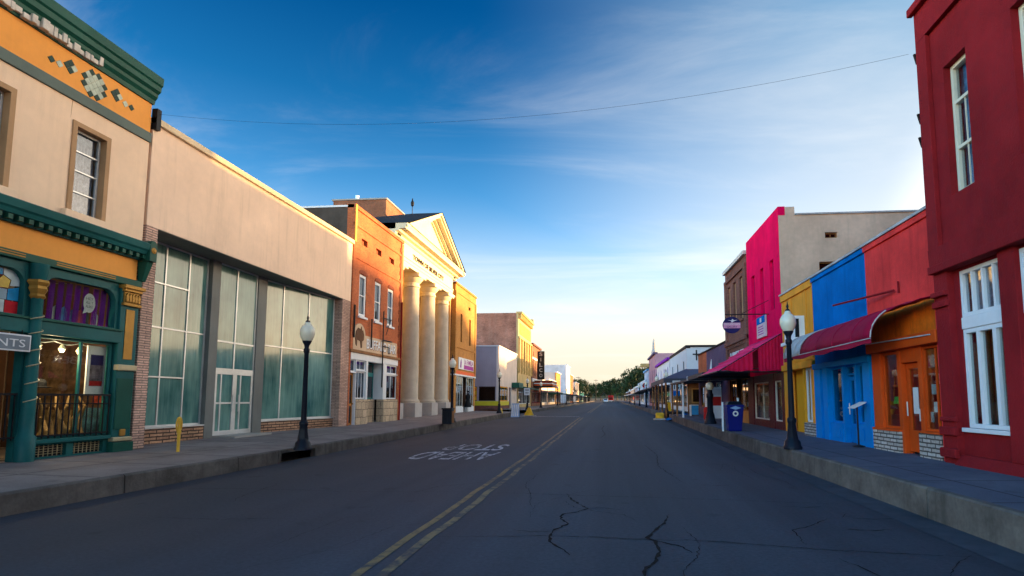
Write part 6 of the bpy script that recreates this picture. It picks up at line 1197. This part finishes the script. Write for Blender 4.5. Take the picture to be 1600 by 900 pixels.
t_ = thing('small_flag', (5.9, 35.3, 3), 'folded white and blue flag hanging on the purple wall above the canopy', 'flag'); MB().prism([(6.1, 35.0, 2.95), (6.1, 35.5, 2.95), (6.15, 35.3, 4.0)], [(6.0, 35.05, 2.95), (6.0, 35.5, 2.95), (6.12, 35.3, 4.0)]).build('cloth', MT['paper'], t_); MB().prism([(6.1, 35.5, 2.95), (6.1, 35.9, 2.95), (6.15, 35.35, 3.9)], [(6.02, 35.5, 2.95), (6.02, 35.9, 2.95), (6.12, 35.35, 3.9)]).build('cloth_stripe', MT['skyblue'], t_)
# objects along the left pavement
x, y = -7.6, 46.6; z = gz(y)+.01; t_ = thing('sandwich_board', (x, y, z), 'pale blue and white sandwich board standing in the left road edge', 'sandwich board')
for s_ in (-1, 1):
    p = MB().prism([(x-.33, y+s_*.34, z), (x+.33, y+s_*.34, z), (x+.3, y+s_*.03, z+1.1), (x-.3, y+s_*.03, z+1.1)], [(x-.33, y+s_*.30, z), (x+.33, y+s_*.30, z), (x+.3, y-s_*.01, z+1.1), (x-.3, y-s_*.01, z+1.1)]).build('panel', MT['boardblue'] if 'boardblue' in MT else mat('board_blue', (.3, .42, .62), .5), t_)
b = MB()
for i in range(4): b.prism([(x-.26+i*.15, y-.345, z+.1), (x-.2+i*.15, y-.345, z+.1), (x-.18+i*.15, y-.07, z+1.0), (x-.24+i*.15, y-.07, z+1.0)], [(x-.26+i*.15, y-.355, z+.1), (x-.2+i*.15, y-.355, z+.1), (x-.18+i*.15, y-.08, z+1.0), (x-.24+i*.15, y-.08, z+1.0)])
b.build('print', MT['paper'], t_)
MT['boardblue'] = mat('board_blue', (.3, .42, .62), .5)
def wedge(x, y, lab, w=.42):
    z = gz(y); t_ = thing('yellow_ramp_wedge', (x, y, z), lab, 'kerb ramp wedge', 'yellow painted wedges of the kerb ramp'); MB().prism([(x-w, y-.25, z), (x+w, y-.25, z), (x+w*.3, y-.25, z+.75), (x-w*.05, y-.25, z+.75)], [(x-w, y+.25, z), (x+w, y+.25, z), (x+w*.3, y+.25, z+.7), (x-w*.05, y+.25, z+.7)]).build('wedge', MT['yellowkerb'], t_, bev=.03); MB().box(x-w-.15, x+w+.2, y-.35, y+.35, z-.02, z+.05).build('pad', MT['concrete'], t_)
wedge(-8.75, 46.2, 'narrow yellow kerb wedge to the left of the sandwich board', .26); wedge(-7.0, 50.2, 'wide yellow kerb wedge to the right of the sandwich board')
x, y = -8.75, 61.3; t_ = thing('street_sign', (x, y-.15, 2), 'small white rectangular sign with black lines on the lamp past the left side street', 'sign'); s = F('S', y-.12); MB().fb(s, x-.32, x+.32, 2.05, 2.8, -.03, .0).build('plate', MT['paper'], t_); text('lettering', 'ONE', s, x-.2, x+.2, 2.5, 2.68, 0, MT['black'], t_, .008, .02); text('lettering', 'WAY', s, x-.2, x+.2, 2.2, 2.38, 0, MT['black'], t_, .008, .02)
# cable across the street
a, c = Vector((-11.55, 13.28, 8.95)), Vector((6.02, 11.5, 8.47)); pts = []
for i in range(41): q = i/40; p = a.lerp(c, q); p.z -= 1.35*4*q*(1-q)*.56; pts.append(p)
t_ = thing('overhead_cable', tuple(a), 'thin dark cable sagging across the street between the roofs', 'cable'); b = MB().sweep(pts, .0028, 5)
b.build1('cable', MT['black'], t_)
# ------------------------------------------------------------------ far vehicles
def car(name, x, y, label, m, w=1.75, l=4.3, h=1.45, cat='car', truck=False):
    z = gz(y); t_ = thing(name, (x, y, z), label, cat); s = 1
    if not truck:
        MB().prism([(x-w/2, y+p, z+q) for p, q in ((0, .3), (0, .62), (.1, .75), (1.0, .85), (1.6, h), (3.2, h), (3.9, .9), (4.3, .85), (4.3, .3))], [(x+w/2, y+p, z+q) for p, q in ((0, .3), (0, .62), (.1, .75), (1.0, .85), (1.6, h), (3.2, h), (3.9, .9), (4.3, .85), (4.3, .3))]).build('body', m, t_, bev=.08)
        MB().add([(x-w/2+.15, y+1.06, z+.9), (x+w/2-.15, y+1.06, z+.9), (x+w/2-.22, y+1.5, z+h-.08), (x-w/2+.22, y+1.5, z+h-.08), (x-w/2+.15, y+1.02, z+.92), (x+w/2-.15, y+1.02, z+.92), (x+w/2-.22, y+1.47, z+h-.05), (x-w/2+.22, y+1.47, z+h-.05)], [(0, 1, 2, 3), (4, 5, 6, 7), (0, 1, 5, 4), (1, 2, 6, 5), (2, 3, 7, 6), (3, 0, 4, 7)]).build('windscreen', MT['dglass'], t_)
        yy = (.75, 3.5)
    else:
        MB().box(x-w/2, x+w/2, y, y+1.9, z+.5, z+2.3).build('cab', m, t_, bev=.1); MB().box(x-w/2-.1, x+w/2+.1, y+2.0, y+6, z+.7, z+3.0).build('cargo_box', m, t_, bev=.05); MB().box(x-w/2+.12, x+w/2-.12, y-.02, y+.01, z+1.35, z+2.05).build('windscreen', MT['dglass'], t_); MB().box(x-w/2, x+w/2, y-.1, y+.0, z+.45, z+.7).build('bumper', MT['alu'], t_); yy = (.9, 4.8)
    for sx in (-1, 1):
        MB().box(x+sx*(w/2-.22)-.14, x+sx*(w/2-.22)+.14, y-.03, y+.04, z+.58, z+.72).build('headlight', MT['paper'], t_)
        for p in yy: MB().tube((x+sx*(w/2-.2), y+p, z+.32), (x+sx*(w/2+.01), y+p, z+.32), .32, n=14).build('wheel', MT['black'], t_)
car('white_car', -1.4, 232, 'small white car driving towards the camera far down the street', MT['white']); car('red_truck', .6, 262, 'red box truck far down the street behind the white car', MT['red'], w=2.2, cat='truck', truck=True)
# ------------------------------------------------------------------ trees and hills
def leafmat(name, c1, c2):
    t = NT(name); g = t.N('ShaderNodeObjectInfo'); n = t.noise(t.coord(), 1.1, 3); c = t.mix(t.rng(n, .35, .65, 0, 1), c1, c2); c = t.mix(1.0, c, t.rng(g.outputs['Random'], 0, 1, .75, 1.25), 'MULTIPLY')
    t.link(c, t.b.inputs['Base Color']); t.b.inputs['Roughness'].default_value = .6; t.b.inputs['Specular IOR Level'].default_value = .2; return t.m
LM = [leafmat('leaves_dark', (.008, .024, .008), (.024, .052, .018)), leafmat('leaves_mid', (.016, .038, .010), (.042, .078, .02))]
def tree_proto(seed, h, w, m, ncl, nlf):
    rnd = random.Random(seed); t_ = thing('street_tree', (0, 0, 0), 'leafy tree', 'tree')
    b = MB().sweep([(0, 0, 0), (.1, 0, h*.25), (.05, .1, h*.55)], [h*.028, h*.02, h*.01], 8)
    cl = []
    for i in range(ncl):
        a = rnd.uniform(0, 6.28); q = rnd.random()**.5; zc = h*(.3+.62*rnd.random()); k = math.sin(math.pi*min(1, max(.1, (zc/h-.18)/.86)))**.6
        cl.append((w*.5*q*k*math.cos(a), w*.5*q*k*math.sin(a), zc, rnd.uniform(.09, .17)*w))
        if i < 9: b.sweep([(.08, .05, h*(.25+.02*i)), (cl[-1][0]*.5, cl[-1][1]*.5, zc*.8), (cl[-1][0], cl[-1][1], zc)], [h*.011, h*.006, h*.002], 5)
    b.build('trunk', MT['bark'], t_, loc=(0, 0, 0)); L = MB()
    for c in cl:
        for i in range(nlf):
            d = Vector((rnd.gauss(0, 1), rnd.gauss(0, 1), rnd.gauss(0, .8))).normalized()*c[3]*rnd.uniform(.45, 1.05); p = Vector(c[:3])+d; s_ = rnd.uniform(.16, .4)*h/12
            u = Vector((rnd.gauss(0, 1), rnd.gauss(0, 1), rnd.gauss(0, 1))).normalized(); v = u.cross(d.normalized()+Vector((.01, 0, .3))).normalized()
            L.add([p-u*s_, p+v*s_*.6, p+u*s_, p-v*s_*.6], [(0, 1, 2, 3)])
    L2 = L; me = bpy.data.meshes.new('crown'); me.from_pydata(L2.v, [], L2.f); me.materials.append(m); o = bpy.data.objects.new('crown', me); COL.objects.link(o); o.parent = t_
    return t_
P_ = [tree_proto(1, 12, 10, LM[0], 46, 60), tree_proto(2, 10, 9, LM[1], 40, 55), tree_proto(3, 14, 11, LM[0], 50, 60)]
used = [0, 0, 0]
def put_tree(k, x, y, sc, lab, grp):
    o = P_[k] if not used[k] else None
    if o is None:
        o = P_[k].copy(); COL.objects.link(o)
        for ch in P_[k].children: d = ch.copy(); COL.objects.link(d); d.parent = o
    used[k] = 1; o.location = (x, y, gz(y)-.2); o.rotation_euler = (0, 0, random.uniform(0, 6.28)); o.scale = (sc*random.uniform(.9, 1.15), sc*random.uniform(.9, 1.15), sc)
    tag(o, lab, 'tree', grp)
A_ = 'dark leafy tree in the clump closing the right end of the street'; B_ = 'leafy tree across the far end of the street'; C_ = 'mid green tree behind the last stores on the left'; D_ = 'tree on the hillside far beyond the street end'
for k, x, y, sc in ((2, 12, 232, 1.05), (2, 17, 240, 1.1), (0, 9.5, 252, 1.15), (2, 23, 246, 1.15), (0, 12.5, 262, 1.15), (0, 27, 228, 1.1), (2, 17, 275, 1.1), (0, 7.5, 285, 1.0), (2, 21, 222, 1.05), (0, 15, 216, .9)): put_tree(k, x, y, sc, A_, 'dark trees closing the right end of the street')
for k, x, y, sc in ((1, -5, 345, .95), (0, 1, 350, .95), (1, 7, 340, 1.0), (2, 12, 345, .95), (1, -11, 350, .95), (0, -17, 345, 1.0), (0, -2, 372, 1.1), (2, 5, 375, 1.05), (1, -9, 378, 1.2), (0, -23, 360, 1.1), (1, -30, 350, 1.15), (2, 18, 360, 1.0)): put_tree(k, x, y, sc, B_, 'trees across the far end of the street')
for k, x, y, sc in ((1, -16, 270, 1.1), (1, -21, 284, 1.15), (0, -15, 296, 1.0), (1, -26, 268, 1.2), (0, -21, 305, 1.0), (1, -14.5, 230, .75), (1, -13.6, 192, .62), (1, -32, 275, 1.3)): put_tree(k, x, y, sc, C_, 'mid green trees behind the last left stores')
b = MB(); nx, ny = 60, 10; rnd = random.Random(8)
hh = lambda i: 13+7*math.sin(i*.31+1)+3*math.sin(i*.83)+2*rnd.random()
ridge = [hh(i) for i in range(nx+1)]
vs_ = []
for j in range(ny+1):
    for i in range(nx+1): q = j/ny; vs_.append((-600+1200*i/nx, 470+300*q, 2+ridge[i]*math.sin(q*math.pi/2)**.8+rnd.uniform(-.6, .6)))
b.add(vs_, [(j*(nx+1)+i, j*(nx+1)+i+1, (j+1)*(nx+1)+i+1, (j+1)*(nx+1)+i) for j in range(ny) for i in range(nx)])
struct(b.build('hills', mat('wooded_hillside', (.028, .045, .022), .9, var=.5, scale=.05, bump=.6, bscale=.4), smooth=True))
rnd = random.Random(4)
for i in range(34):
    x = -70+150*i/33+rnd.uniform(-3, 3); y = rnd.uniform(560, 700); ii = min(nx, max(0, int((x+600)/1200*nx))); put_tree(rnd.choice((0, 1, 2)), x, y, rnd.uniform(.75, 1.1), D_, 'trees on the far hillside')
    o = COL.objects[-1]
for o in list(COL.objects):
    if o.get('label') == D_:
        x, y = o.location.x, o.location.y; q = (y-470)/300; ii = min(nx-1, max(0, int((x+600)/1200*nx))); o.location.z = 1+ridge[ii]*math.sin(q*math.pi/2)**.8
for x, y, h in ((-16, 300, 13), (-7.5, 330, 12.5), (-13.5, 225, 9.5)):
    t_ = thing('utility_pole', (x, y, gz(y)), {300: 'wooden utility pole rising above the left far trees', 330: 'wooden utility pole nearest the street end', 225: 'wooden utility pole beside the low teal store'}[y], 'utility pole'); MB().tube((x, y, gz(y)-.3), (x, y, h+gz(y)), .16, .1).build('pole', MT['bark'], t_); MB().box(x-1.2, x+1.2, y-.07, y+.07, h-.7+gz(y), h-.5+gz(y)).build('crossarm', MT['bark'], t_)

b = MB(); rnd = random.Random(21); n = 34                      # added unseen ridge, its height shaped to shade the lower left-hand fronts
def rz(i): return (18.2 if 40+135*i/n < 118 else 15.8)+.7*math.sin(i*.7)+rnd.uniform(-.3, .3)
vs_ = []
for i in range(n+1):
    y = 40+135*i/n; k = min(1, i/3, (n-i)/3); vs_ += [(125, y, -.1), (140, y, 9*k), (150, y, rz(i)*k), (165, y, 9.5*k), (190, y, -.1)]
b.add(vs_, [(i*5+j, i*5+j+1, i*5+j+6, i*5+j+5) for i in range(n) for j in range(4)]); struct(b.build('hills', MT['hill'] if 'hill' in MT else mat('wooded_hillside', (.03, .05, .02), .9), smooth=True))
